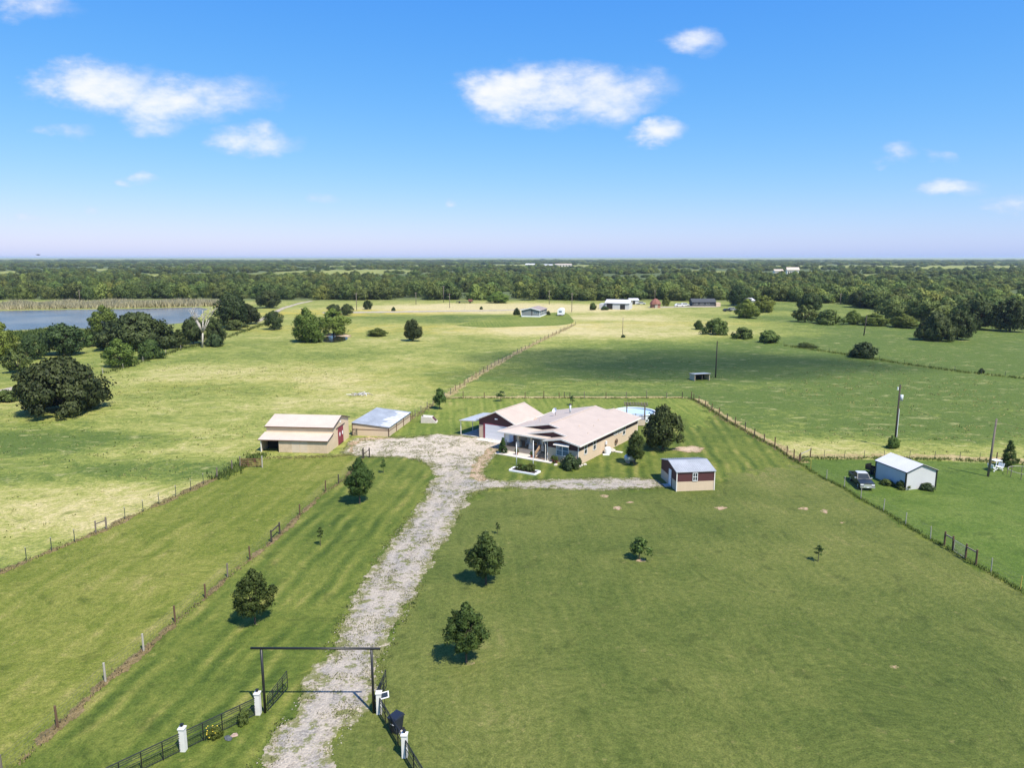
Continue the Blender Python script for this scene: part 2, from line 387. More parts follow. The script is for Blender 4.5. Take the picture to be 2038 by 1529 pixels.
grass_mat('pasture', [(0, (.082, .122, .024)), (.3, (.165, .198, .042)), (.55, (.26, .268, .072)), (.8, (.37, .335, .135)), (1, (.47, .40, .21))], zone=True, spread=(.355, .665), scales=(.035, .2, .8, 3.2), weights=(.30, .27, .26, .17))
grass_mat('verge_grass', [(0, (.09, .085, .03)), (.4, (.15, .115, .05)), (1, (.27, .20, .11))], scales=(.1, .4, 1.5, 5), weights=(.25, .25, .25, .25), bstr=.5, spread=(.35, .65))
grass_mat('dry_grass', [(0, (.16, .16, .045)), (.3, (.27, .22, .09)), (.6, (.36, .285, .14)), (1, (.45, .36, .20))], scales=(.1, .4, 1.5, 5), weights=(.25, .25, .25, .25), bstr=.5, spread=(.35, .65))
grass_mat('lawn', [(0, (.046, .076, .012)), (.35, (.080, .112, .018)), (.7, (.135, .156, .030)), (1, (.21, .20, .055))], scales=(.045, .2, 1.4, 6), weights=(.44, .24, .18, .14), stripe=(fang, 2.4, .22), bstr=.35, spread=(.35, .65))
grass_mat('back_lawn', [(0, (.075, .115, .019)), (.4, (.125, .165, .028)), (.7, (.185, .21, .044)), (1, (.28, .26, .08))], scales=(.05, .3, 1.6, 6), weights=(.4, .22, .2, .18), stripe=(rang, 1.9, .14), bstr=.35, spread=(.34, .66))
grass_mat('lawn_front', [(0, (.050, .074, .015)), (.35, (.080, .104, .022)), (.7, (.122, .138, .034)), (1, (.18, .165, .060))], scales=(.035, .16, 1.6, 7), weights=(.42, .26, .16, .16), stripe=(rang, 1.7, .045), bstr=.35, spread=(.36, .64))
grass_mat('paddock', [(0, (.070, .100, .014)), (.4, (.122, .148, .023)), (.7, (.185, .192, .042)), (1, (.28, .24, .09))], scales=(.06, .25, 1.2, 5), weights=(.36, .26, .22, .16), stripe=(fang, 3.0, .10), bstr=.5, spread=(.34, .66))
grass_mat('neighbour_grass', [(0, (.046, .086, .013)), (.45, (.078, .124, .020)), (.75, (.112, .155, .031)), (1, (.17, .185, .056))], scales=(.06, .3, 1.4, 5), weights=(.34, .26, .22, .18), bstr=.5, spread=(.34, .66))

# ground: one sheet to the horizon, finer near the camera, with dry / lush / flowering / wooded zones stored per vertex
rows = [-30000, -6000, -1500, -400, -100, -30, 0, 12] + list(np.geomspace(20, 900, 230)) + list(np.geomspace(950, 45000, 60))
ts = np.linspace(-1.3, 1.3, 200)
Yv = np.repeat(np.array(rows), len(ts)); Xv = np.tile(ts, len(rows)) * np.maximum(np.abs(Yv) * 1.0, 160)
def bumpf(X, Y, cx, cy, rx, ry, ang=0):
    dx, dy = X - cx, Y - cy; c, s = math.cos(ang), math.sin(ang)
    q = ((dx*c + dy*s) / rx) ** 2 + ((-dx*s + dy*c) / ry) ** 2
    return np.clip(1.3 - q, 0, 1)
zone = np.zeros((len(Xv), 4))
Z = [ # photograph pixel of the centre, half sizes in metres, channel, amount
    (1250, 650, 70, 60, 0, .8), (1150, 690, 30, 45, 0, .35), (1000, 613, 90, 45, 0, .85), (700, 760, 25, 16, 0, .35), (860, 720, 30, 20, 0, .25), (500, 745, 34, 20, 0, .28),
    (300, 800, 30, 18, 0, .12), (330, 890, 16, 9, 0, .25), (120, 1010, 22, 9, 0, .32), (1500, 830, 30, 10, 0, .15), (1620, 890, 40, 5, 0, .55), (1850, 900, 40, 4, 0, .6), (1700, 880, 60, 8, 0, .2),
    (620, 800, 26, 10, 0, .35), (430, 850, 20, 9, 0, .3), (1150, 770, 50, 10, 0, .25), (850, 690, 60, 30, 0, .2), (760, 840, 8, 5, 0, .3),
    (1500, 745, 85, 40, 1, .95), (1300, 712, 70, 30, 1, .8), (1850, 800, 90, 40, 1, .95), (1550, 820, 40, 16, 1, .6), (1750, 700, 130, 60, 1, .9), (1900, 650, 150, 60, 1, .8), (1650, 650, 70, 40, 1, .5), (80, 880, 26, 9, 1, .85), (300, 935, 14, 5, 1, .75), (100, 730, 30, 20, 1, .3),
    (200, 930, 26, 8, 1, .5), (300, 860, 30, 14, 1, .35), (500, 700, 50, 30, 1, .3), (600, 700, 40, 30, 1, .35), (420, 780, 25, 14, 1, .3), (760, 655, 60, 22, 2, .4), (690, 622, 60, 26, 2, .75), (740, 622, 40, 24, 2, .6), (900, 632, 60, 20, 1, .55), (1060, 640, 60, 14, 1, .7), (1050, 650, 40, 18, 2, .35), (1270, 645, 60, 14, 2, .3),
    (1650, 612, 60, 60, 1, .5), (250, 770, 40, 10, 2, .12), (760, 750, 40, 30, 2, .10)]
for (px, py, rx, ry, ch, amt) in Z:
    cx, cy = G(px, py); zone[:, ch] = np.maximum(zone[:, ch], amt * bumpf(Xv, Yv, cx, cy, rx, ry))
FRONT = [(-900, 600), (0, 597), (430, 597), (560, 599), (800, 597), (1000, 597), (1180, 599), (1300, 598), (1480, 600), (1560, 600), (1640, 603), (1700, 606), (1740, 618), (1800, 634), (1900, 645), (2038, 653), (2900, 662)]
FRW = [G(*p) for p in FRONT]
def front_y(X, Y):
    """distance of the wood's edge in the direction of (X, Y)"""
    k = X / np.maximum(Y, 1); ks = np.array([p[0] / p[1] for p in FRW]); ys = np.array([p[1] for p in FRW])
    return np.interp(k, ks, ys)
wooded = np.clip((Yv - front_y(Xv, Yv)) / 30 + .5, 0, 1) * (Yv > 200) * np.clip((8500 - Yv) / 3000, 0, 1)
for (px, py, rx, ry) in ((60, 541, 90, 500), (700, 541, 150, 260), (1390, 541, 60, 200), (1080, 529, 260, 420), (350, 548, 120, 120), (1900, 532, 600, 500), (1650, 548, 120, 90), (820, 530, 300, 300), (990, 545, 60, 80)):
    cx, cy = G(px, py); wooded *= 1 - np.clip(bumpf(Xv, Yv, cx, cy, rx, ry) * 1.2, 0, 1)
zone[:, 3] = wooded
nr, nc = len(rows), len(ts)
idx = np.arange(nr * nc).reshape(nr, nc)
faces = np.stack([idx[:-1, :-1], idx[:-1, 1:], idx[1:, 1:], idx[1:, :-1]], -1).reshape(-1, 4)
def np_mesh(name, V, Fc, mat, tint=None, nrm=None):
    me = bpy.data.meshes.new(name); V = np.asarray(V, np.float32); Fc = np.asarray(Fc, np.int32); k = Fc.shape[1]
    me.vertices.add(len(V)); me.vertices.foreach_set('co', V.ravel())
    me.loops.add(Fc.size); me.loops.foreach_set('vertex_index', Fc.ravel())
    me.polygons.add(len(Fc)); me.polygons.foreach_set('loop_start', np.arange(0, Fc.size, k, dtype=np.int32))
    try: me.polygons.foreach_set('loop_total', np.full(len(Fc), k, np.int32))
    except Exception: pass
    me.update(calc_edges=True); me.materials.append(MAT[mat])
    if nrm is not None:
        a = me.attributes.new('custom_normal', 'FLOAT_VECTOR', 'POINT'); a.data.foreach_set('vector', np.asarray(nrm, np.float32).ravel())
    if tint is not None:
        a = me.attributes.new('tint', 'FLOAT', 'FACE'); a.data.foreach_set('value', np.asarray(tint, np.float32))
    return me
me = np_mesh('ground', np.stack([Xv, Yv, np.zeros_like(Xv)], 1), faces, 'pasture')
ca = me.attributes.new('zone', 'FLOAT_COLOR', 'POINT'); ca.data.foreach_set('color', zone.astype(np.float32).ravel())
struct(put('ground', me))

def ext(p, q, k):
    """point k metres beyond q on the line p->q"""
    d = math.hypot(q[0]-p[0], q[1]-p[1]); return (q[0] + (q[0]-p[0]) / d * k, q[1] + (q[1]-p[1]) / d * k)
def sheet(name, pts, z, mat, th=.0):
    me = bpy.data.meshes.new(name); me.from_pydata([(p[0], p[1], z) for p in pts], [], [tuple(range(len(pts)))]); me.update()
    if me.polygons[0].normal.z < 0: me.flip_normals()
    me.materials.append(MAT[mat]); return struct(put(name, me))
def smoothline(pts, n=6, jit=0.):
    out = []
    for i in range(len(pts) - 1):
        p0 = pts[max(i-1, 0)]; p1 = pts[i]; p2 = pts[i+1]; p3 = pts[min(i+2, len(pts)-1)]
        for k in range(n):
            t = k / n
            out.append(tuple(.5 * (2*p1[j] + (p2[j]-p0[j])*t + (2*p0[j]-5*p1[j]+4*p2[j]-p3[j])*t*t + (3*p1[j]-p0[j]-3*p2[j]+p3[j])*t**3) + R.uniform(-jit, jit) for j in (0, 1)))
    out.append(tuple(pts[-1])); return out

LF = [G(*p) for p in ((5, 1548), (115, 1450), (210, 1358), (286, 1297), (349, 1240), (409, 1191), (453, 1150), (498, 1115), (541, 1080), (557, 1064), (597, 1026), (648, 979), (674, 964), (724, 912))]   # left yard fence
LF0 = ext(LF[2], LF[0], 60)
BF = [G(*p) for p in ((884, 794), (922, 793), (964, 793), (1003, 793), (1045, 793), (1082, 793), (1113, 793), (1123, 793), (1134, 793), (1163, 793), (1206, 793), (1246, 793), (1287, 793), (1327, 793), (1358, 793), (1376, 794))]   # back fence
RF = [G(*p) for p in ((1376, 794), (1381, 797), (1391, 802), (1404, 810), (1417, 818), (1431, 827), (1447, 838), (1463, 847), (1483, 858), (1501, 869), (1521, 880), (1542, 890), (1566, 907), (1580, 916), (1590, 922))]   # right fence, wooden part
RT = [G(*p) for p in ((1613, 937), (1645, 956), (1680, 972), (1713, 994), (1758, 1018), (1802, 1045), (1852, 1075), (1879, 1088), (1896, 1098), (1921, 1114), (1942, 1126), (1972, 1141), (2030, 1176))]  # right fence, steel posts
RF1 = ext(RT[-2], RT[-1], 70)
SF = [G(*p) for p in ((-60, 1168), (0, 1141), (53, 1118), (103, 1097), (149, 1080), (191, 1062), (212, 1054), (249, 1034), (285, 1019), (317, 1004), (350, 989), (380, 976), (405, 964), (432, 951), (462, 936))]  # outer paddock fence
yard_left = [LF0] + LF
lawn_pts = yard_left + [G(*p) for p in ((700, 905), (760, 872), (775, 870), (817, 838), (850, 815))] + BF + RF + RT + [RF1, (RF1[0], -30), (LF0[0], -30)]
sheet('lawn', lawn_pts, .012, 'lawn')
def sdist(X, Y, poly):
    """signed distance to a closed polygon, positive inside"""
    d = np.full(X.shape, 1e9); ins = np.zeros(X.shape, bool); n = len(poly)
    for i in range(n):
        (x0, y0), (x1, y1) = poly[i], poly[(i+1) % n]; ex, ey = x1-x0, y1-y0
        t = np.clip(((X-x0)*ex + (Y-y0)*ey) / (ex*ex + ey*ey + 1e-9), 0, 1)
        d = np.minimum(d, np.hypot(X-x0-t*ex, Y-y0-t*ey))
        if y0 != y1:
            c = ((y0 > Y) != (y1 > Y)) & (X < (x1-x0)*(Y-y0)/(y1-y0)+x0); ins ^= c
    return np.where(ins, d, -d)
def vnoise(X, Y, s, seed):
    """smooth value noise on arrays"""
    x, y = X / s, Y / s; xi, yi = np.floor(x).astype(int), np.floor(y).astype(int); fx, fy = x-xi, y-yi
    fx, fy = fx*fx*(3-2*fx), fy*fy*(3-2*fy)
    def h(a, b):
        v = (a.astype(np.int64)*374761393 + b.astype(np.int64)*668265263 + seed*1442695) & 0x7fffffff
        v = ((v ^ (v >> 13)) * 1274126177) & 0x7fffffff; return ((v ^ (v >> 16)) & 0xffff) / 65535.
    return (h(xi, yi)*(1-fx)+h(xi+1, yi)*fx)*(1-fy) + (h(xi, yi+1)*(1-fx)+h(xi+1, yi+1)*fx)*fy
def ragged(name, poly, cell, z, mat, rag, hard=None):
    """sheet of small jittered cells whose outline is broken up by noise; inside hard only"""
    poly = np.asarray(poly); x0, y0 = poly.min(0) - 1.5; x1, y1 = poly.max(0) + 1.5
    nx, ny = int((x1-x0)/cell), int((y1-y0)/cell)
    gx, gy = np.meshgrid(x0 + np.arange(nx+1)*cell, y0 + np.arange(ny+1)*cell)
    d = sdist(gx, gy, poly)
    e = d + rag * ((vnoise(gx, gy, 1.7, 3) - .5) * 1.6 + (vnoise(gx, gy, .55, 5) - .5) * .9 + (vnoise(gx, gy, 5, 8) - .5))
    if hard is not None: e = np.minimum(e, sdist(gx, gy, np.asarray(hard)))
    keep = (e[:-1, :-1] + e[1:, 1:] + e[1:, :-1] + e[:-1, 1:]) > 0
    gx2 = gx + rng.uniform(-.35, .35, gx.shape) * cell; gy2 = gy + rng.uniform(-.35, .35, gy.shape) * cell
    ii = np.arange(gx.size).reshape(gx.shape)
    fc = np.stack([ii[:-1, :-1][keep], ii[:-1, 1:][keep], ii[1:, 1:][keep], ii[1:, :-1][keep]], -1)
    used, inv = np.unique(fc, return_inverse=True)
    V = np.stack([gx2.ravel()[used], gy2.ravel()[used], np.full(len(used), z)], 1)
    me = np_mesh(name, V, inv.reshape(fc.shape), mat)
    a = me.attributes.new('edge', 'FLOAT', 'POINT'); a.data.foreach_set('value', e.ravel()[used].astype(np.float32))
    return struct(put(name, me))
# the front part of the lawn east of the drive: darker, browner colours; the back lawn is paler
front = [G(*p) for p in ((560, 1640), (640, 1450), (760, 1260), (880, 1040), (950, 975), (1150, 966), (1330, 975), (1430, 960), (1540, 935), (1600, 930))]
fr_pts = front + RT[1:] + [RF1, (RF1[0], 12), (-10, 12)]
ragged('lawn_front', fr_pts, .35, .022, 'lawn_front', 2.2, lawn_pts)
ragged('back_lawn', BF + RF[:6] + [G(*p) for p in ((1400, 850), (1330, 830), (1270, 850), (1170, 840), (1030, 845), (950, 850), (880, 868), (800, 872), (775, 871), (817, 838), (850, 815))], .4, .020, 'back_lawn', 3.0, lawn_pts)
pd = [SF[0]] + SF[1:] + [G(*p) for p in ((482, 924), (520, 915), (655, 908), (700, 905), (724, 912))]
sheet('paddock', [ext(SF[1], SF[0], 60)] + pd + list(reversed(LF[:-1])) + [LF0], .008, 'paddock')
nl = [RF[-1], RF[-2]] + [G(*p) for p in ((1610, 915), (1700, 915), (1800, 917), (1900, 920), (2038, 925))]
sheet('neighbour_lawn', nl + [(130, G(2038, 930)[1]), (130, 20), RF1] + list(reversed(RT)), .009, 'neighbour_grass')
sheet('far_yard', smoothline([G(*p) for p in ((905, 648), (960, 638), (1010, 630), (1060, 626), (1120, 622), (1137, 632), (1140, 642), (1110, 648), (1040, 650), (970, 652), (905, 648))], 5), .02, 'back_lawn')

def strip(name, P, w0, w1, z, mat, cell=.5, rag=.5):
    Lp, Rp = [], []
    for i, p in enumerate(P):
        q0, q1 = P[max(i-1, 0)], P[min(i+1, len(P)-1)]; d = math.hypot(q1[0]-q0[0], q1[1]-q0[1]); nx, ny = -(q1[1]-q0[1])/d, (q1[0]-q0[0])/d
        Lp.append((p[0]+nx*w0, p[1]+ny*w0)); Rp.append((p[0]+nx*w1, p[1]+ny*w1))
    return ragged(name, Lp + Rp[::-1], cell, z, mat, rag)
# ---- gravel drive: ragged-edged sheet of small cells
L_edge = [(445, 1640), (509, 1529), (572, 1430), (631, 1340), (710, 1180), (769, 1090), (824, 1020), (860, 962), (866, 935), (835, 918), (790, 911), (735, 911), (695, 906), (682, 895), (700, 877), (720, 872), (800, 871), (880, 866), (945, 870)]
R_edge = [(1012, 884), (990, 902), (968, 925), (960, 940), (972, 953), (1010, 958), (1080, 956), (1180, 953), (1290, 954), (1324, 968), (1279, 974), (1178, 976), (1079, 974), (989, 973), (943, 985), (902, 1040), (858, 1110), (827, 1180), (788, 1260), (760, 1320), (733, 1400), (685, 1460), (647, 1529), (587, 1640)]
DR = np.array(smoothline([G(*p) for p in L_edge + R_edge], 4))
def gravel_mat(name, pale, grey, earth, grassy=.5, edge_c=None, court=None):
    edge_c = edge_c or earth
    m, t, b, _ = new_mat(name)
    co = N(t, 'ShaderNodeTexCoord').outputs['Object']; ed = N(t, 'ShaderNodeAttribute', attribute_name='edge').outputs['Fac']
    v1 = N(t, 'ShaderNodeTexVoronoi'); v1.inputs['Scale'].default_value = 5.5; link(t, co, v1.inputs['Vector'])
    v2 = N(t, 'ShaderNodeTexVoronoi'); v2.inputs['Scale'].default_value = 13; link(t, co, v2.inputs['Vector'])
    sp = N(t, 'ShaderNodeSeparateColor'); link(t, v1.outputs['Color'], sp.inputs[0])
    sp2 = N(t, 'ShaderNodeSeparateColor'); link(t, v2.outputs['Color'], sp2.inputs[0])
    n1 = noise_n(t, co, .35, 4); n2 = noise_n(t, co, 2.2, 4); n3 = noise_n(t, co, .9, 5, .7)
    c = mixrgb(t, smooth(t, n1, .38, .62), grey, pale)
    sxyz = N(t, 'ShaderNodeSeparateXYZ'); link(t, co, sxyz.inputs[0])
    if court: c = mixrgb(t, math_n(t, 'MULTIPLY', smooth(t, math_n(t, 'ADD', sxyz.outputs[1], math_n(t, 'MULTIPLY', n1, 16)), 92, 108), .8), c, court)      # crushed limestone laid over the yard
    c = mixrgb(t, math_n(t, 'MULTIPLY', smooth(t, math_n(t, 'ADD', n3, math_n(t, 'MULTIPLY', ed, -.10)), .42, .62), .75), c, earth)
    st = math_n(t, 'ADD', math_n(t, 'MULTIPLY', sp.outputs[0], .5), math_n(t, 'MULTIPLY', sp2.outputs[0], .5))
    c = mixrgb(t, 1., c, ramp(t, st, [(.15, (.62, .62, .62)), (.5, (1, 1, 1)), (.85, (1.28, 1.27, 1.24))]), 'MULTIPLY')
    rut = math_n(t, 'SUBTRACT', 1., math_n(t, 'MULTIPLY', math_n(t, 'MINIMUM', math_n(t, 'ABSOLUTE', math_n(t, 'SUBTRACT', ed, 1.35)), .6), 1.66))      # worn wheel tracks
    c = mixrgb(t, math_n(t, 'MULTIPLY', rut, .55), c, tuple(x * 1.25 for x in pale))
    wear = smooth(t, ed, .0, .8, 1., 0.)          # earth, then grass, creeping in from the verge
    c = mixrgb(t, math_n(t, 'MULTIPLY', wear, .55), c, edge_c)
    g = math_n(t, 'ADD', n3, math_n(t, 'MULTIPLY', n2, .55)); g = math_n(t, 'SUBTRACT', g, math_n(t, 'MULTIPLY', math_n(t, 'MINIMUM', ed, 1.3), .13)); g = math_n(t, 'ADD', g, .06)
    mid = math_n(t, 'SUBTRACT', 1., math_n(t, 'MINIMUM', math_n(t, 'ABSOLUTE', math_n(t, 'SUBTRACT', ed, 2.3)), 1.)); g = math_n(t, 'ADD', g, math_n(t, 'MULTIPLY', mid, .07))
    gm = smooth(t, g, .83 - .1*grassy, .93 - .1*grassy)
    c = mixrgb(t, math_n(t, 'MULTIPLY', gm, .85), c, (.135, .145, .045))
    link(t, c, b.inputs['Base Color']); b.inputs['Roughness'].default_value = .95; b.inputs['Specular IOR Level'].default_value = .1
    h = math_n(t, 'SUBTRACT', 1., v1.outputs['Distance']); h = math_n(t, 'ADD', h, math_n(t, 'MULTIPLY', v2.outputs['Distance'], -.5))
    bump(t, b, h, .55, .12)
gravel_mat('gravel', (.335, .29, .235), (.27, .245, .215), (.30, .22, .135), .95, (.40, .335, .23), (.50, .425, .33))
gravel_mat('bare_earth', (.44, .33, .23), (.38, .28, .19), (.34, .22, .13), .5)
gravel_mat('road_dust', (.38, .33, .26), (.36, .31, .25), (.36, .29, .2), .3)
ragged('gravel_drive', DR, .14, .036, 'gravel', .62)
ragged('bare_earth_verge', [G(*p) for p in ((1000, 890), (985, 903), (962, 928), (957, 942), (968, 955), (950, 960), (938, 940), (950, 915), (965, 898), (985, 888))], .2, .048, 'bare_earth', .5)
ragged('bare_earth', [G(*p) for p in ((1360, 890), (1382, 888), (1396, 893), (1385, 899), (1360, 900), (1345, 896))], .2, .04, 'bare_earth', .6)
ragged('bare_earth', [G(*p) for p in ((1415, 1010), (1440, 1007), (1452, 1012), (1432, 1018))], .12, .04, 'bare_earth', .3)
for k_, (px, py, w_) in enumerate(((1600, 1013, 9), (1640, 1018, 6), (1676, 1041, 7), (1205, 989, 8), (1255, 1000, 7), (1300, 994, 6), (1230, 1012, 5), (1780, 1330, 7), (935, 1322, 9), (968, 1166, 8), (512, 1245, 8), (1275, 1117, 6))):
    ragged('bare_earth', [G(px + w_*math.cos(a)*R.uniform(.7, 1.2), py + w_*.33*math.sin(a)*R.uniform(.7, 1.2)) for a in np.linspace(0, 5.6, 9)], .09, .03, 'bare_earth', .35)
ragged('bare_earth', [G(*p) for p in ((700, 904), (720, 870), (770, 872), (800, 873), (700, 880), (690, 890))], .2, .044, 'bare_earth', .5)
road = [G(*p) for p in ((508, 639), (532, 628), (558, 613), (592, 603.5), (622, 598), (622, 599.5), (595, 605.5), (568, 614), (555, 621), (540, 630), (516, 641))]
ragged('dirt_road', road, 1.0, .03, 'road_dust', .8)
ragged('dirt_track', [G(*p) for p in ((-60, 784), (0, 775), (38, 768), (60, 766), (60, 769), (38, 774), (0, 782), (-60, 795))], .4, .03, 'road_dust', .5)
ragged('dirt_track', [G(*p) for p in ((640, 621.5), (760, 620), (900, 618), (1000, 617), (1060, 613), (1060, 614.5), (1000, 619), (900, 620.5), (760, 622.5), (640, 624))], 1.2, .03, 'road_dust', .8)
ragged('dirt_track', [G(*p) for p in ((1290, 611), (1350, 610), (1420, 609), (1440, 610), (1420, 611.5), (1350, 612), (1290, 613))], 1.2, .03, 'road_dust', .8)

# ---- lake and stock pond
m, t, b, _ = new_mat('lake_water')
co = N(t, 'ShaderNodeTexCoord').outputs['Object']
link(t, ramp(t, noise_n(t, co, .03, 3), [(.35, (.06, .06, .06)), (.65, (.15, .13, .10))]), b.inputs['Base Color'])
b.inputs['Roughness'].default_value = .22; b.inputs['IOR'].default_value = 1.33
bump(t, b, noise_n(t, co, .8, 4), .35, .25)
m, t, b, _ = new_mat('pond_water'); b.inputs['Base Color'].default_value = (.012, .012, .010, 1); b.inputs['Roughness'].default_value = .1; b.inputs['Specular IOR Level'].default_value = .03
bump(t, b, noise_n(t, N(t, 'ShaderNodeTexCoord').outputs['Object'], .8, 3), .05, .1)
sheet('lake', smoothline([G(*p) for p in ((-200, 622), (0, 619), (100, 617), (250, 615), (395, 612), (405, 622), (375, 640), (300, 648), (205, 655), (140, 653), (100, 650), (60, 656), (-200, 668))], 4, 1.2), .03, 'lake_water')
sheet('pond', smoothline([G(*p) for p in ((640, 673), (655, 668), (680, 668), (692, 672), (685, 679), (660, 682), (643, 680), (640, 673))], 4, .2), .03, 'pond_water')
ragged('bare_earth_bank', [G(*p) for p in ((636, 668), (660, 664), (700, 667), (696, 672), (660, 668), (640, 672))], .5, .045, 'bare_earth', .3)

# ------------------------------------------------------------------ vegetation meshes (unit size: radius 1, height 1)
def leaf_quads(C, D, size, rg, asp=1., flat=.45, aspect=1.5):
    """one bent leaf-clump card per centre C, facing roughly D; asp undoes the later height scaling"""
    n = len(C); nrm = D + rg.normal(0, flat, (n, 3)); nrm /= np.linalg.norm(nrm, axis=1, keepdims=True) + 1e-9
    r = rg.normal(0, 1, (n, 3)); a = np.cross(nrm, r); a /= np.linalg.norm(a, axis=1, keepdims=True) + 1e-9; b = np.cross(nrm, a)
    s = (size * rg.uniform(.55, 1.4, n))[:, None]; k = np.array([1, 1, 1 / asp])
    return np.stack([C - a*s*aspect*.5*k, C + (-b*s*.5 + nrm*s*.12)*k, C + a*s*aspect*.5*k, C + (b*s*.5 + nrm*s*.12)*k], 1)
def crown_mesh(name, seed, mat, nclump, nleaf, size, zlo=.15, profile='round', clump_r=(.2, .36), asp=2., lobes=.2, hollow=.5):
    """crown of leaf cards spread over irregular clumps; profile sets the outline; asp = height over radius"""
    rg = np.random.default_rng(seed); Cs = []; Ds = []; T = []; Ns = []
    prof = {'round': lambda h: math.sqrt(max(0.02, 1 - (2*h - .82) ** 2 / 1.3)), 'egg': lambda h: max(.15, math.sin(math.pi * min(1, (h + .07) ** .8 * .96)) ** .7),
            'broad': lambda h: min(1, (1.02 - h) ** .45 * 1.05) * (.80 + .20 * min(1, h * 4)), 'cone': lambda h: max(.08, 1 - h) ** .7 * min(1, .6 + h * 3), 'flat': lambda h: .55 + .45 * math.sin(math.pi * min(1, h + .15)),
            'bush': lambda h: math.sqrt(max(.02, 1 - h ** 2.0))}[profile]
    H = 1 - zlo; lob = rg.uniform(0, 6.28, 4)
    for k in range(nclump):
        h = rg.uniform(.0, 1.0) ** .9; th = rg.uniform(0, 2*math.pi)
        lobe = 1 + lobes*(.8*math.sin(2*th + lob[0] + 2*h) + .6*math.sin(3*th + lob[1] + 5*h) + .5*math.sin(5*th + lob[2] - 7*h))
        cr = rg.uniform(*clump_r) * (.5 + .55*prof(h))
        rad = max(0, prof(h) * lobe * (rg.uniform(hollow, 1.02) ** .6) - cr * .6)
        c = np.array([rad*math.cos(th), rad*math.sin(th), zlo + H * (h * (1 - .6*cr/asp) + .1*cr/asp)])
        m = int(nleaf * rg.uniform(.6, 1.4) * (cr / np.mean(clump_r)) ** 1.7) + 4
        d = rg.normal(0, 1, (m, 3)); d[:, 2] += .3; d /= np.linalg.norm(d, axis=1, keepdims=True)
        rr = rg.uniform(.5, 1.12, m)[:, None] * (1 + .3*np.sin(d[:, :1]*5 + k) * np.cos(d[:, 1:2]*4 + 2*k))
        p = c + d * cr * rr * np.array([1, 1, .8 / asp])
        p[:, 2] = np.clip(p[:, 2], zlo*.75, 1.03)
        out = p - np.array([0, 0, .45]); out[:, 2] *= asp; out /= np.linalg.norm(out, axis=1, keepdims=True) + 1e-6
        nn = d * .75 + out * .45 + np.array([0, 0, .15]) + rg.normal(0, .25, (m, 3)); nn /= np.linalg.norm(nn, axis=1, keepdims=True)
        Cs.append(p); Ds.append(d); Ns.append(nn); T.append(np.clip(rg.uniform(.15, .85) + rg.normal(0, .18, m), 0, 1))
    C = np.concatenate(Cs); D = np.concatenate(Ds); T = np.concatenate(T); NN = np.concatenate(Ns)
    V = leaf_quads(C, D, size, rg, asp).reshape(-1, 3)
    return np_mesh(name, V, np.arange(len(V)).reshape(-1, 4), mat, T, np.repeat(NN, 4, axis=0))
def trunk_mesh(name, seed, r=.05, fork=.25, nl=6, spread=.6, top=.8, mat='bark', lean=0.):
    rr = random.Random(seed); m = MB()
    p = Vector((0, 0, -.01)); q = Vector((lean*.5 + rr.uniform(-.02, .02), rr.uniform(-.02, .02), fork))
    m.tube(p, p.lerp(q, .12), r*1.5, r*1.1, 7); m.tube(p.lerp(q, .12), q, r*1.1, r*.85, 7)
    for k in range(nl):
        a = 2*math.pi*(k + rr.uniform(-.3, .3)) / nl; s = spread * rr.uniform(.55, 1)
        e1 = q + Vector((math.cos(a)*s*.45, math.sin(a)*s*.45, (top-fork)*rr.uniform(.3, .5)))
        e2 = q + Vector((math.cos(a+rr.uniform(-.3, .3))*s, math.sin(a+rr.uniform(-.3, .3))*s, (top-fork)*rr.uniform(.7, 1)))
        m.tube(q, e1, r*.55, r*.36, 5); m.tube(e1, e2, r*.36, r*.1, 5)
        e3 = e1 + Vector((rr.uniform(-.3, .3)*s, rr.uniform(-.3, .3)*s, (top-fork)*.4)); m.tube(e1, e3, r*.25, r*.07, 4)
    me = m.mesh(name); me.materials.append(MAT[mat]); me.polygons.foreach_set('use_smooth', [True]*len(me.polygons)); return me
PROTO = {}
def proto(kind, crowns, trunks): PROTO[kind] = (crowns, trunks)
def crowns(nm, n, seed, *a, **k): return [crown_mesh(nm + '_crown', seed + i, *a, **k) for i in range(n)]
proto('oak', crowns('oak', 2, 10, 'leaf_oak', 190, 190, .042, .07, 'broad', (.11, .22), asp=1.05), [trunk_mesh('oak_trunk', 20+i, .045, .16, 7, .7, .75) for i in range(2)])
proto('round', crowns('round', 3, 30, 'leaf_oak', 95, 120, .062, .10, 'round', (.17, .32), asp=1.7), [trunk_mesh('round_trunk', 40+i, .05, .2, 6, .6, .8) for i in range(2)])
proto('yard', crowns('yard', 4, 50, 'leaf_yard', 110, 135, .066, .19, 'egg', (.19, .35), asp=3.4, lobes=.18, hollow=.42), [trunk_mesh('yard_trunk', 60+i, .055, .2, 6, .5, .8) for i in range(2)])
proto('small', crowns('small', 3, 70, 'leaf_yard', 34, 60, .13, .26, 'round', (.22, .45), asp=2.6), [trunk_mesh('small_trunk', 80+i, .05, .33, 5, .5, .8) for i in range(2)])
proto('sapling', crowns('sapling', 2, 75, 'leaf_yard', 14, 24, .22, .42, 'egg', (.25, .5), asp=5), [trunk_mesh('sapling_trunk', 85, .06, .5, 3, .4, .85)])
proto('bright', crowns('bright', 2, 90, 'leaf_bright', 95, 110, .065, .05, 'egg', (.18, .34), asp=1.9), [trunk_mesh('bright_trunk', 95, .05, .2, 6, .5, .8)])
proto('shrub', crowns('shrub', 3, 100, 'leaf_shrub', 60, 90, .085, .02, 'bush', (.2, .38), asp=1.2, lobes=.25), [trunk_mesh('shrub_trunk', 105, .05, .12, 6, .5, .7)])
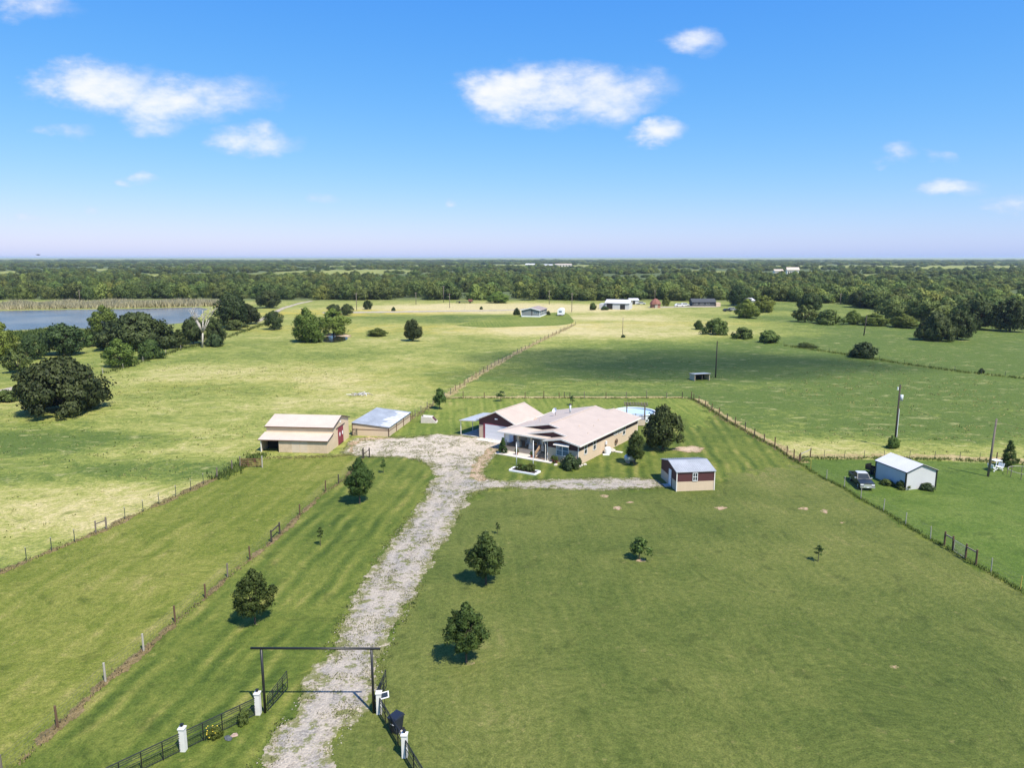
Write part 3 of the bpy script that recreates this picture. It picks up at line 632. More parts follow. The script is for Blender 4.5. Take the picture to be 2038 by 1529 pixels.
proto('darkbush', crowns('bush', 2, 110, 'leaf_pine', 60, 90, .085, .02, 'bush', (.2, .38), asp=1.2, lobes=.25), [trunk_mesh('bush_trunk', 115, .05, .12, 6, .5, .7)])
proto('juniper', crowns('juniper', 2, 120, 'leaf_yard', 75, 90, .085, .03, 'cone', (.2, .36), asp=3), [trunk_mesh('juniper_trunk', 125, .06, .3, 4, .3, .85)])
proto('far', crowns('far', 4, 130, 'leaf_wood', 50, 85, .08, .02, 'round', (.22, .40), asp=1.35, lobes=.22) + crowns('pale', 2, 150, 'leaf_wood_pale', 50, 85, .08, .02, 'bush', (.22, .40), asp=1.2, lobes=.24), [trunk_mesh('far_trunk', 135, .05, .25, 5, .5, .8)])
proto('airy', crowns('airy', 1, 140, 'leaf_shrub', 45, 60, .08, .12, 'flat', (.14, .28), asp=1.4), [trunk_mesh('airy_trunk', 145, .05, .2, 7, .75, .85)])
USED = {}
def tree(name, label, cat, px, py, x0, x1, ty, kind, group=None, v=None, parts=True, lean=0, rot=None):
    """a tree standing at the photograph's pixel (px,py), crown spanning x0..x1, top at ty"""
    X, Y = G(px, py); h = HT(px, py, ty); w = WD(x0, x1, py) / 2 * .95
    i = USED.get(kind, R.randrange(9)); USED[kind] = i + 1
    crowns, trunks = PROTO[kind]
    o = thing(name, label, cat, (X, Y), R.uniform(0, 6.28) if rot is None else rot, group)
    c = put('crown' if parts != 'foliage' else 'foliage', crowns[(i if v is None else v) % len(crowns)], o); c.scale = (w, w, h)
    k = put('trunk', trunks[i % len(trunks)], o); k.scale = (w, w, h)
    return o

# yard trees
tree('oval_tree', 'tallest dense oval tree left of the drive, near the barn', 'tree', 716, 1003, 690, 747, 912, 'yard', v=0)
tree('oval_tree', 'loose conical tree left of the drive behind the entrance gate', 'tree', 508, 1243, 470, 545, 1134, 'yard', v=1)
tree('oval_tree', 'nearest oval tree on the front lawn, right of the entrance gate', 'tree', 928, 1320, 891, 974, 1201, 'yard', v=2)
tree('oval_tree', 'dense oval tree on the front lawn halfway up the drive', 'tree', 967, 1164, 932, 1007, 1060, 'yard', v=3)
tree('round_tree', 'small bushy tree alone in the middle of the front lawn', 'tree', 1272, 1115, 1257, 1299, 1071, 'small', v=0)
tree('young_tree', 'tiny young tree between the drive and the left fence', 'tree', 638, 1087, 630, 648, 1050, 'sapling', v=0)
tree('young_tree', 'slender young tree on the grass beside the drive bend by the barn', 'tree', 763, 942, 757, 771, 914, 'sapling', v=1)
tree('young_tree', 'thin leaning sapling with a forked trunk on the right of the front lawn', 'tree', 1628, 1119, 1622, 1645, 1086, 'sapling', v=0)
tree('young_tree', 'bare staked sapling behind the mid-drive oval tree', 'tree', 990, 1064, 985, 996, 1040, 'sapling', v=1)
tree('yard_tree', 'large dark tree right of the house near the pool', 'tree', 1319, 896, 1281, 1357, 808, 'round', v=0)
tree('yard_tree', 'dark tree beside the propane tank at the house corner', 'tree', 1264, 925, 1242, 1288, 858, 'yard', v=1)
tree('yard_tree', 'small round tree in the back yard above the storm shelter', 'tree', 875, 815, 866, 895, 773, 'small', v=1)
tree('yard_tree', 'stubby V-shaped tree behind the garage near the back fence', 'tree', 997, 799, 986, 1007, 778, 'sapling', v=1)
tree('yard_tree', 'faint small tree behind the house by the back fence', 'tree', 1139, 807, 1132, 1147, 788, 'sapling', v=0)
tree('yard_tree', 'grey-green tree at the right edge behind the white lawn furniture', 'tree', 2006, 929, 1990, 2024, 876, 'juniper', v=0)
# house shrubs
tree('shrub', 'tall rounded evergreen at the left end of the porch', 'shrub', 1001, 903, 989, 1013, 871, 'juniper', v=1)
tree('shrub', 'dark spreading shrub under the front window', 'shrub', 1134, 934, 1112, 1152, 904, 'darkbush', v=0)
tree('shrub', 'clipped dark hedge at the front right corner of the house', 'shrub', 1152, 928, 1143, 1158, 911, 'darkbush', v=1)
tree('shrub', 'sprawling weeds at the near corner of the white neighbour shed', 'shrub', 1795, 973, 1776, 1806, 957, 'shrub', v=0)
tree('shrub', 'rounded bush in front of the white neighbour shed gable', 'shrub', 1845, 975, 1827, 1862, 962, 'darkbush', v=1)
tree('shrub', 'low weeds between the pickup and the white shed', 'shrub', 1765, 966, 1750, 1780, 955, 'shrub', v=1)
tree('shrub', 'dark bush at the foot of the transformer pole', 'shrub', 1776, 893, 1765, 1788, 868, 'shrub', v=2)
tree('shrub', 'yellow-flowered bush against the left pipe fence', 'shrub', 428, 1470, 414, 446, 1447, 'bright', v=0)
tree('shrub', 'green rose bush beside the left white gate pillar', 'shrub', 485, 1441, 470, 500, 1415, 'shrub', v=1)
# left-hand trees
tree('oak_tree', 'huge spreading dark live oak alone in the left pasture', 'tree', 126, 820, 28, 224, 714, 'oak', v=0, rot=1.0)
tree('oak_tree', 'wide dark live oak in front of the lake', 'tree', 275, 694, 196, 352, 624, 'oak', v=1)
tree('oak_tree', 'broad rounded green tree below the lake', 'tree', 130, 706, 84, 174, 643, 'round', v=1)
tree('oak_tree', 'dark slim tree left of the broad lakeside tree', 'tree', 66, 716, 44, 94, 665, 'round', v=2)
tree('oak_tree', 'light green tree at the left picture edge by the lake', 'tree', 8, 716, -30, 34, 642, 'bright', v=0)
tree('airy_tree', 'small open-crowned tree standing on the mown grass at far left', 'tree', 36, 742, 8, 66, 694, 'airy')
tree('oak_tree', 'leafy green tree on the fence line beyond the huge oak', 'tree', 237, 730, 203, 273, 674, 'bright', v=1)
tree('shrub', 'rounded green bush on the fence line right of the leafy tree', 'shrub', 300, 714, 274, 328, 677, 'shrub', v=0)
tree('shrub', 'dark oval evergreen on the fence line below the lake', 'shrub', 357, 692, 339, 378, 655, 'juniper', v=0)
tree('willow_tree', 'pale straggly tree on the near lake shore', 'tree', 208, 668, 180, 240, 608, 'bright', v=0)
tree('oak_tree', 'dark tree right of the dead white tree', 'tree', 425, 686, 400, 447, 632, 'round', v=0)
tree('oak_tree', 'grey-green tree left of the dead white tree', 'tree', 385, 684, 358, 408, 630, 'round', v=1)
tree('shrub', 'low dark scrub at the foot of the dead white tree', 'shrub', 428, 690, 412, 446, 664, 'darkbush', v=0)
tree('oak_tree', 'tall green tree at the right end of the lake', 'tree', 462, 652, 430, 500, 586, 'round', v=2)
tree('oak_tree', 'dark tree where the dirt road meets the lakeside trees', 'tree', 492, 645, 462, 516, 605, 'round', v=0)
tree('oak_tree', 'dark tree behind the bend of the dirt road', 'tree', 536, 613, 510, 560, 577, 'round', v=1)
tree('shrub', 'green undergrowth on the field edge right of the dead tree', 'shrub', 470, 657, 445, 490, 637, 'shrub', v=1)
tree('shrub', 'low green brush at the left edge beside the dirt track', 'shrub', 10, 800, -15, 40, 777, 'shrub', v=2)
tree('shrub', 'green brush filling the gap between the two lakeside oaks', 'shrub', 185, 690, 160, 205, 668, 'shrub', v=0)
# mid-field trees
tree('oak_tree', 'dark pair-crowned tree left of the pond willows', 'tree', 546, 656, 525, 568, 619, 'round', v=2)
tree('willow_tree', 'big yellow-green willow at the left of the stock pond', 'tree', 611, 681, 577, 645, 613, 'bright', v=0)
tree('willow_tree', 'yellow-green willow behind the stock pond', 'tree', 664, 667, 632, 697, 614, 'bright', v=1)
tree('shrub', 'small bright willow clump at the pond edge', 'shrub', 630, 682, 614, 645, 655, 'bright', v=1)
tree('round_tree', 'small dark tree right of the willows, far side', 'tree', 691, 628, 678, 704, 605, 'round', v=0)
tree('round_tree', 'small dark spreading tree left of the thin far pole', 'tree', 665, 625, 651, 681, 605, 'round', v=1)
tree('round_tree', 'lone small flat-topped tree in the far field', 'tree', 732, 616, 723, 744, 598, 'round', v=2)
tree('shrub', 'tiny dark round bush alone in the far field', 'shrub', 783, 619, 779, 787, 611, 'darkbush', v=0)
tree('shrub', 'bright reedy bush along the bank right of the pond', 'shrub', 752, 669, 731, 776, 653, 'bright', v=1)
tree('oak_tree', 'lone dark green tree in the middle of the pasture', 'tree', 821, 679, 802, 839, 635, 'round', v=1)
tree('shrub', 'small dark bush left of the grey far house', 'shrub', 1029, 627, 1024, 1037, 613, 'darkbush', v=0)
tree('shrub', 'round grey bush right of the grey far house', 'shrub', 1091, 627, 1086, 1096, 619, 'darkbush', v=1)
tree('shrub', 'tiny bush alone in the field beyond the grey far house', 'shrub', 958, 616, 954, 962, 610, 'darkbush', v=0)
# right-hand trees and bushes
tree('shrub', 'leftmost small bush of the hedge row in the right field', 'shrub', 1390, 656, 1379, 1402, 638, 'shrub', v=1)
tree('shrub', 'largest bushy tree of the hedge row in the right field', 'shrub', 1426, 666, 1403, 1450, 634, 'shrub', v=2)
tree('shrub', 'third bush of the hedge row in the right field', 'shrub', 1478, 674, 1454, 1500, 652, 'shrub', v=0)
tree('shrub', 'olive bush at the right end of the hedge row', 'shrub', 1530, 682, 1502, 1553, 658, 'shrub', v=1)
tree('shrub', 'small scrub right of the hedge row along the wire fence', 'shrub', 1604, 692, 1585, 1620, 682, 'shrub', v=2)
tree('round_tree', 'bushy green tree right of the long dark house', 'tree', 1485, 633, 1459, 1512, 596, 'bright', v=0)
tree('round_tree', 'second green tree behind the bushy one right of the dark house', 'tree', 1520, 622, 1498, 1545, 588, 'bright', v=1)
tree('oak_tree', 'large dark oak behind the long dark house', 'tree', 1472, 609, 1447, 1494, 569, 'round', v=0)
tree('airy_tree', 'flat-topped open tree standing in the right clearing', 'tree', 1602, 641, 1575, 1629, 608, 'airy')
tree('oak_tree', 'dark oak directly behind the flat-topped tree', 'tree', 1612, 621, 1590, 1638, 583, 'round', v=1)
tree('shrub', 'pale wide bush right of the flat-topped tree', 'shrub', 1650, 645, 1616, 1683, 617, 'shrub', v=0)
tree('shrub', 'bright pointed bush between the two pale wide bushes', 'shrub', 1698, 646, 1680, 1714, 617, 'bright', v=0)
tree('shrub', 'yellow-green wide bush behind the bent black pole', 'shrub', 1740, 648, 1710, 1772, 624, 'bright', v=1)
tree('shrub', 'yellow-green bush left of the big dark double tree', 'shrub', 1797, 652, 1768, 1830, 625, 'bright', v=0)
tree('oak_tree', 'big very dark double-trunked tree in the right field', 'tree', 1862, 678, 1822, 1900, 622, 'oak', v=1)
tree('oak_tree', 'dark tree merging with the right side of the double-trunked tree', 'tree', 1905, 676, 1875, 1934, 618, 'round', v=0)
tree('shrub', 'isolated dark round bush in the right field', 'shrub', 1720, 712, 1689, 1749, 682, 'darkbush', v=1)
tree('shrub', 'small dark bush on the far right wire fence', 'shrub', 1953, 743, 1946, 1959, 733, 'darkbush', v=0)
tree('oak_tree', 'dark oak at the left end of the right clearing', 'tree', 1710, 612, 1690, 1738, 580, 'round', v=2)
tree('oak_tree', 'olive oak at the edge of the right clearing', 'tree', 1775, 633, 1742, 1805, 597, 'far', v=1)
tree('oak_tree', 'broad olive oak above the yellow-green bushes at right', 'tree', 1840, 638, 1800, 1880, 594, 'far', v=2)
tree('oak_tree', 'tall dark oak beyond the double-trunked tree', 'tree', 1945, 655, 1908, 1985, 592, 'round', v=1)
tree('oak_tree', 'dark oak at the right picture edge of the wood', 'tree', 2010, 660, 1975, 2050, 596, 'round', v=2)
tree('shrub', 'green bush left of the open white metal barn', 'shrub', 1180, 617, 1172, 1190, 603, 'shrub', v=1)
tree('shrub', 'low bush in front of the open white metal barn', 'shrub', 1203, 617, 1194, 1212, 609, 'darkbush', v=0)
tree('round_tree', 'round green tree between the red gazebo and the white boat', 'tree', 1325, 609, 1317, 1334, 591, 'bright', v=1)
tree('round_tree', 'pale green tree in the wood edge before the far left poles', 'tree', 992, 603, 975, 1022, 580, 'bright', v=0)

# dead white tree
d0 = thing('dead_tree', 'bare whitened dead tree among the lakeside trees', 'tree', G(403, 692))
hd = HT(403, 692, 607); mdt = MB(); mb2 = MB(); rr = random.Random(5)
mdt.tube((0, 0, 0), (.4, 0, hd*.35), hd*.022, hd*.017, 7)
for k in range(9):
    a = 6.28*k/9 + rr.uniform(-.3, .3); s = hd*rr.uniform(.2, .38); q = Vector((.4, 0, hd*.33))
    e = q + Vector((math.cos(a)*s*.5, math.sin(a)*s*.5, hd*rr.uniform(.2, .35))); f = e + Vector((math.cos(a)*s*.5, math.sin(a)*s*.5, hd*rr.uniform(.08, .3)))
    mb2.tube(q, e, hd*.011, hd*.008, 5); mb2.tube(e, f, hd*.008, hd*.003, 5)
    for j in range(6):
        g = e.lerp(f, rr.uniform(.1, .9)); mb2.tube(g, g + Vector((rr.uniform(-1, 1), rr.uniform(-1, 1), rr.uniform(.2, 1))) * hd*.14, hd*.005, hd*.002, 4)
mdt.build('trunk', 'dead_bark', d0, smooth=True); mb2.build('branches', 'dead_bark', d0, smooth=True)

# individual trees of the wood's front edge, all alike from here
bare = 0
wr = random.Random(21); nfront = 0
WLAB = 'mid-green oak in the dense front row of the distant wood'
for k in range(230):
    px = wr.uniform(-20, 2060)
    py = np.interp(px, [p[0] for p in FRONT], [p[1] for p in FRONT]) - wr.uniform(0, 6) * (1 if px < 1700 else 3)
    if 395 < px < 640 and py > 590: py -= 4
    X, Y = G(px, py); h = wr.uniform(6.5, 11.0); w = wr.uniform(5.0, 8.0)
    o = put('wood_oak', PROTO['far'][0][wr.choice((0, 1, 2, 3, 0, 1, 2, 3, 4, 5))], None, None, (X, Y, 0), wr.uniform(0, 6.28)); o.scale = (w, w*wr.uniform(.85, 1.1), h)
    tag(o, WLAB, 'tree', 'front row of the distant wood'); nfront += 1

# the wood behind: one mass, instanced crowns
def scatter(name, pts, src, kind='stuff', mat=None):
    """pts: x,y,z, sx,sy,sz, rot -> crowns instanced on points"""
    me = bpy.data.meshes.new(name); me.from_pydata([p[:3] for p in pts], [], []); me.update()
    a = me.attributes.new('sc', 'FLOAT_VECTOR', 'POINT'); a.data.foreach_set('vector', [c for p in pts for c in p[3:6]])
    a = me.attributes.new('rt', 'FLOAT_VECTOR', 'POINT'); a.data.foreach_set('vector', [c for p in pts for c in (0, 0, p[6])])
    o = put(name, me); struct(o, kind)
    ng = bpy.data.node_groups.new(name + '_nodes', 'GeometryNodeTree')
    ng.interface.new_socket('Geometry', in_out='INPUT', socket_type='NodeSocketGeometry'); ng.interface.new_socket('Geometry', in_out='OUTPUT', socket_type='NodeSocketGeometry')
    gi = ng.nodes.new('NodeGroupInput'); go = ng.nodes.new('NodeGroupOutput'); m2p = ng.nodes.new('GeometryNodeMeshToPoints'); ng.links.new(gi.outputs[0], m2p.inputs[0])
    ip = ng.nodes.new('GeometryNodeInstanceOnPoints'); ng.links.new(m2p.outputs[0], ip.inputs['Points'])
    def attr(nm, ty):
        n = ng.nodes.new('GeometryNodeInputNamedAttribute'); n.data_type = ty; n.inputs['Name'].default_value = nm; return n.outputs[0]
    oi = ng.nodes.new('GeometryNodeObjectInfo'); oi.inputs['Object'].default_value = src; oi.transform_space = 'ORIGINAL'; oi.inputs['As Instance'].default_value = True
    ng.links.new(oi.outputs['Geometry'], ip.inputs['Instance'])
    e2r = ng.nodes.new('FunctionNodeEulerToRotation'); ng.links.new(attr('rt', 'FLOAT_VECTOR'), e2r.inputs[0]); ng.links.new(e2r.outputs[0], ip.inputs['Rotation'])
    ng.links.new(attr('sc', 'FLOAT_VECTOR'), ip.inputs['Scale'])
    ng.links.new(ip.outputs[0], go.inputs[0])
    md = o.modifiers.new('scatter', 'NODES'); md.node_group = ng
    return o
srcs = [o for o in col.objects if o.name.startswith('wood_oak')]
by_mesh = {}
for o in srcs: by_mesh.setdefault(o.data.name, o)
srcs = list(by_mesh.values())
openings = [(G(px, py), rx, ry) for (px, py, rx, ry) in ((60, 541, 90, 500), (700, 541, 150, 260), (1390, 541, 60, 200), (1080, 529, 260, 420), (350, 548, 120, 120), (1900, 532, 600, 500), (1650, 548, 120, 90), (820, 530, 300, 300), (990, 545, 60, 80))]
pts = [[] for _ in srcs]
wsel = [i for i, o in enumerate(srcs) for _ in range(1 if o.data.materials[0].name == 'leaf_wood_pale' else 2)]
nrng = np.random.default_rng(3)
def try_tree(X, Y, w, h):
    fy = float(front_y(np.array(X), np.array(Y)))
    if Y < fy + 12: return
    for (c, rx, ry) in openings:
        q = ((X-c[0])/rx)**2 + ((Y-c[1])/ry)**2
        if q < .8 and nrng.random() > .06: return
    dn = float(vnoise(np.array(X), np.array(Y), 160, 4)) + .5*float(vnoise(np.array(X), np.array(Y), 60, 9))
    if dn < (.5 if Y < 900 else .66) and nrng.random() < .88: return
    hv = .45 + 1.05*float(vnoise(np.array(X), np.array(Y), 45, 12))
    pts[wsel[nrng.integers(len(wsel))]].append((X, Y, 0, w*nrng.uniform(.8, 1.25), w*nrng.uniform(.8, 1.25), h*hv*nrng.uniform(.75, 1.25), nrng.uniform(0, 6.28)))
for k in range(4200):
    Y = math.sqrt(nrng.uniform(230**2, 950**2)); X = Y * nrng.uniform(-.85, .85); try_tree(X, Y, 5.2, 6.8)
for k in range(7000):
    Y = math.sqrt(nrng.uniform(900**2, 2600**2)); X = Y * nrng.uniform(-.85, .85); try_tree(X, Y, 7.0, 6.6)
for k in range(5000):
    Y = 2500 * (6500/2500) ** nrng.uniform(0, 1); X = Y * nrng.uniform(-.85, .85); try_tree(X, Y, 10 + Y/400, 7.0)
for i, (s_, p_) in enumerate(zip(srcs, pts)):
    scatter('woodland', p_, s_)

# ------------------------------------------------------------------ fences, poles, gate
def wires(m, P, hs, r=.004):
    for i in range(len(P) - 1):
        for h in hs: m.bar((P[i][0], P[i][1], h), (P[i+1][0], P[i+1][1], h), r*2, r*2)
def fence(name, label, P, spec, hs=(.35, .7, 1.0, 1.22), group=None, net=False):
    """spec(i) -> (material, radius, height, lean) of post i, or None"""
    o = thing(name, label, 'fence', P[0], 0, group); ox, oy = P[0]
    Q = [(p[0]-ox, p[1]-oy) for p in P]
    for i, p in enumerate(Q):
        s = spec(i)
        if s is None: continue
        mt, r, h = s; m = MB(); lx, ly = R.uniform(-.05, .05), R.uniform(-.05, .05)
        m.tube((p[0], p[1], -.15), (p[0]+lx, p[1]+ly, h), r, r*.9, 6); m.build('post', mt, o)
    m = MB(); wires(m, Q, hs); 
    if net:
        for i in range(len(Q)-1):
            L = math.hypot(Q[i+1][0]-Q[i][0], Q[i+1][1]-Q[i][1]); n = int(L / .3)
            for k in range(1, n):
                x = Q[i][0] + (Q[i+1][0]-Q[i][0])*k/n; y = Q[i][1] + (Q[i+1][1]-Q[i][1])*k/n; m.bar((x, y, .05), (x, y, 1.0), .005, .005)
    m.build('wires', 'wire', o); return o
def rnd(choices): return R.choice(choices)
lfm = ['wood_grey', 'wood_brown', 'wood_pale', 'wood_pale', 'wood_brown', 'wood_brown', 'wood_grey', 'wood_brown', 'pole_wood', 'pole_wood', 'wood_brown', 'wood_brown', 'pole_wood', 'pole_wood']
fo = fence('wire_fence', 'wire fence on mixed wooden posts left of the driveway', LF, lambda i: (lfm[i], .075 if i not in (8, 9) else .09, R.uniform(1.2, 1.45)), net=True)
m = MB(); a_, b_ = LF[8], LF[9]; m.bar((a_[0]-LF[0][0], a_[1]-LF[0][1], 1.05), (b_[0]-LF[0][0], b_[1]-LF[0][1], 1.05), .09, .09); m.build('brace_rail', 'pole_wood', fo)
fo = fence('wire_fence', 'steel-post wire fence along the outer edge of the left paddock', SF, lambda i: ('t_post', .04, R.uniform(1.15, 1.3)) if i not in (5, 6, 13, 14) else ('wood_grey', .09, 1.3))
m = MB()
for i, p in enumerate(SF):
    if i not in (5, 6, 13, 14): m.tube((p[0]-SF[0][0], p[1]-SF[0][1], 1.2), (p[0]-SF[0][0], p[1]-SF[0][1], 1.34), .045, .045, 6)
m.build('post_caps', 'wood_pale', fo)
m = MB(); a_, b_ = SF[5], SF[6]; m.bar((a_[0]-SF[0][0], a_[1]-SF[0][1], .95), (b_[0]-SF[0][0], b_[1]-SF[0][1], .95), .09, .09); m.build('brace_rail', 'wood_grey', fo)
fence('wire_fence', 'wire fence across the back of the yard behind the house', BF, lambda i: (rnd(['wood_grey', 'pole_wood', 'wood_brown']), .07, R.uniform(1.15, 1.5)), net=False)
fence('wire_fence', 'wooden-post wire fence curving down the right side of the yard', RF, lambda i: (rnd(['wood_brown', 'pole_wood', 'wood_brown']), .085, R.uniform(1.2, 1.5)))
fo = fence('wire_fence', 'steel-post fence along the right front lawn with wooden brace frame', RT, lambda i: ('wood_brown', .09, 1.5) if 7 <= i <= 10 else (rnd(['yellow_post', 'wood_pale', 'wood_pale']), .045, R.uniform(1.25, 1.45)))
m = MB(); B0 = RT[0]
for i in (7, 9): m.bar((RT[i][0]-B0[0], RT[i][1]-B0[1], 1.2), (RT[i+1][0]-B0[0], RT[i+1][1]-B0[1], 1.2), .1, .1)
m.build('brace_rails', 'wood_grey', fo)
# small walk gate between the braces
p, q = RT[8], RT[9]; gt = thing('wire_gate', 'small wire gate between the brace posts at the lower right', 'gate', p, math.atan2(q[1]-p[1], q[0]-p[0])); Lg = math.hypot(q[0]-p[0], q[1]-p[1])
m = MB(); m.tube((.12, 0, .12), (Lg-.12, 0, .12), .025); m.tube((.12, 0, 1.15), (Lg-.12, 0, 1.15), .025); m.tube((.12, 0, .12), (.12, 0, 1.15), .025); m.tube((Lg-.12, 0, .12), (Lg-.12, 0, 1.15), .025); m.build('gate_frame', 'wood_pale', gt)
m = MB()
for k in range(1, 9): m.tube((.12, 0, .12+k*.115), (Lg-.12, 0, .12+k*.115), .006, n=4)
for k in range(1, 9): m.tube((.12+(Lg-.24)*k/9, 0, .12), (.12+(Lg-.24)*k/9, 0, 1.15), .006, n=4)
m.build('mesh_panel', 'wood_pale', gt)
NF = [G(*p) for p in ((1592, 921), (1612, 911), (1640, 913), (1680, 913), (1720, 913), (1760, 913), (1810, 914), (1860, 915), (1910, 916), (1950, 918), (1983, 920), (2020, 922), (2060, 924))]
fo = fence('wire_fence', 'low wire fence between the neighbour lawn and the dry pasture', NF, lambda i: ('wood_brown', .08, 1.35) if i < 2 or i == 10 else ('t_post', .035, 1.15))
m = MB(); m.bar((0, 0, 1.15), (NF[1][0]-NF[0][0], NF[1][1]-NF[0][1], 1.15), .08, .08); m.build('brace_rail', 'wood_pale', fo)
c0, c1 = (884, 794), (1146, 646); CF = []
for k in range(34):
    t_ = (k/33) ** .8; px = c0[0] + (c1[0]-c0[0])*t_ + 16*math.sin(t_*3.1)*-1; py = c0[1] + (c1[1]-c0[1])*t_; CF.append(G(px, py))
CF = [(a_, b_) for a_, b_ in CF]
strip('dry_verge', CF, -.6, 1.3, .016, 'dry_grass', .4, .6)
fence('wire_fence', 'long wire fence running diagonally up the middle of the pasture', CF, lambda i: (rnd(['wood_brown', 'wood_grey', 't_post']), .07, R.uniform(1.1, 1.4)))
XF = [G(*p) for p in ((1560, 688), (1600, 694), (1650, 701), (1700, 709), (1750, 717), (1800, 725), (1850, 732), (1900, 739), (1953, 745), (2000, 750), (2060, 757))]
fence('wire_fence', 'overgrown wire fence crossing the far right field', XF, lambda i: ('t_post', .05, 1.2))
GF = [G(*p) for p in ((205, 744), (245, 733), (262, 728), (285, 720), (304, 714), (330, 705), (360, 696), (400, 686), (450, 672), (500, 655), (540, 640))]
fence('wire_fence', 'wire fence along the tree line above the left pasture', GF, lambda i: ('wood_pale', .07, 1.3))
YF = [G(*p) for p in ((870, 800), (862, 806), (850, 814), (838, 822), (826, 830), (820, 835))]
fence('wire_fence', 'short wire fence from the metal-roofed stable to the back fence', YF, lambda i: (rnd(['wood_brown', 'wood_grey']), .07, 1.25))

strip('dry_verge', RF, 1.6, .15, .016, 'dry_grass', .3, .5); strip('dry_verge', BF, .1, 1.8, .016, 'dry_grass', .3, .7); strip('dry_verge', NF[1:], .1, 2.2, .016, 'dry_grass', .4, .9); strip('dry_verge', LF, -.2, .2, .028, 'verge_grass', .13, .4); strip('dry_verge', SF, -.2, .3, .018, 'verge_grass', .2, .5)
# red pipe livestock gate beside the barn
p, q = G(480, 931), G(521, 931); gt = thing('livestock_gate', 'rusty red pipe gate left of the barn', 'gate', p, math.atan2(q[1]-p[1], q[0]-p[0])); Lg = math.hypot(q[0]-p[0], q[1]-p[1])
for k in range(5): MB().tube((.06, 0, .25+k*.23), (Lg-.1, 0, .25+k*.23), .032).build('bar', 'rust_red', gt)
for x in (.05, Lg*.35, Lg*.68, Lg-.1): MB().tube((x, .02, .2), (x, .02, 1.2), .03).build('upright', 'rust_red', gt)
m = MB().tube((Lg+.08, 0, -.1), (Lg+.08, 0, 1.55), .085); m.build('post', 'wood_pale', gt, 'pale wooden gate post')
MB().tube((-.1, 0, -.1), (-.1, 0, 1.5), .085).build('post', 'wood_grey', gt)
# H brace by the drive near the barn
p = G(729, 912); hb = thing('fence_brace', 'dark wooden H-brace beside the gravel by the oval tree', 'fence brace', p, .5)
for x in (-.45, .45): MB().tube((x, 0, -.1), (x, 0, 1.35), .09).build('post', 'pole_wood', hb)
MB().bar((-.45, 0, .55), (.45, 0, 1.15), .07, .07).build('rail', 'pole_wood', hb)

# ---- entrance: overhead frame, pillars, pipe fences, swing gates
gL, gR = G(528, 1420), G(744, 1421); gz = 4.22
o = thing('entrance_frame', 'tall black overhead pipe frame across the driveway entrance', 'gate frame', gL, math.atan2(gR[1]-gL[1], gR[0]-gL[0])); Lg = math.hypot(gR[0]-gL[0], gR[1]-gL[1])
MB().tube((0, 0, -.2), (0, 0, gz-.07), .078, n=12).build('post', 'black_metal', o, smooth=True)
MB().tube((Lg, 0, -.2), (Lg, 0, gz-.07), .078, n=12).build('post', 'black_metal', o, smooth=True)
MB().tube((-.62, 0, gz), (Lg+.52, 0, gz), .07, n=12).build('crossbeam', 'black_metal', o, smooth=True)
# pillars
pil = {}
for key, px, py, lab in (('L1', 521, 1421, 'white square pillar at the left side of the entrance frame'), ('L2', 366, 1495, 'white square pillar in the left pipe fence, topped by a solar lamp'),
                         ('R1', 750, 1422, 'white square pillar at the right side of the entrance frame'), ('R2', 806, 1508, 'white square pillar in the right pipe fence behind the dustbin')):
    P = G(px, py); pil[key] = P
    if key == 'L1': P = pil[key] = (gL[0]-.36, gL[1]-.12)
    if key == 'R1': P = pil[key] = (gR[0]+.34, gR[1]-.02)
    o = thing('gate_pillar', lab, 'pillar', P, R.uniform(-.06, .06), 'white gate pillars')
    MB().box(-.15, .15, -.15, .15, -.1, 1.36).build('shaft', 'pillar_white', o)
    m = MB().box(-.185, .185, -.185, .185, 1.36, 1.43); m.add([(-.17,-.17,1.43),(.17,-.17,1.43),(.17,.17,1.43),(-.17,.17,1.43),(0,0,1.50)], [(0,1,4),(1,2,4),(2,3,4),(3,0,4)]); m.build('cap', 'pillar_white', o)
    if key != 'R1':
        MB().box(-.055, .055, -.055, .055, 1.49, 1.60).build('solar_lamp', 'black_metal', o); MB().box(-.09, .09, -.09, .09, 1.60, 1.63).build('lamp_lid', 'black_metal', o)
def pipe_fence(label, P, Q, skip=()):
    L = math.hypot(Q[0]-P[0], Q[1]-P[1]); o = thing('pipe_fence', label, 'fence', P, math.atan2(Q[1]-P[1], Q[0]-P[0]), 'black pipe fences at the entrance')
    for z, r in ((1.12, .032), (.99, .018), (.86, .018), (.62, .018), (.10, .02)): MB().tube((.12, 0, z), (L-.12, 0, z), r, n=6).build('rail', 'black_metal', o)
    n = max(2, round(L / 1.15))
    for k in range(0, n+1):
        x = min(max(L*k/n, .16), L-.16); MB().tube((x, 0, -.1), (x, 0, 1.13), .03, n=6).build('post', 'black_metal', o)
    m = MB()
    for k in range(1, int(L/.14)): m.bar((k*.14, .02, .08), (k*.14, .02, .62), .008, .008)
    for z in (.2, .3, .4, .5): m.bar((.12, .02, z), (L-.12, .02, z), .008, .008)
    m.build('wire_panel', 'black_metal', o); return o
pipe_fence('black pipe fence between the two left white pillars', pil['L1'], pil['L2'])
pipe_fence('black pipe fence running off the bottom edge left of the gate', pil['L2'], ext(pil['L1'], pil['L2'], 5.5))
pipe_fence('black pipe fence between the two right white pillars', pil['R1'], pil['R2'])
pipe_fence('black pipe fence running off the bottom edge right of the gate', pil['R2'], ext(pil['R1'], pil['R2'], 4.0))
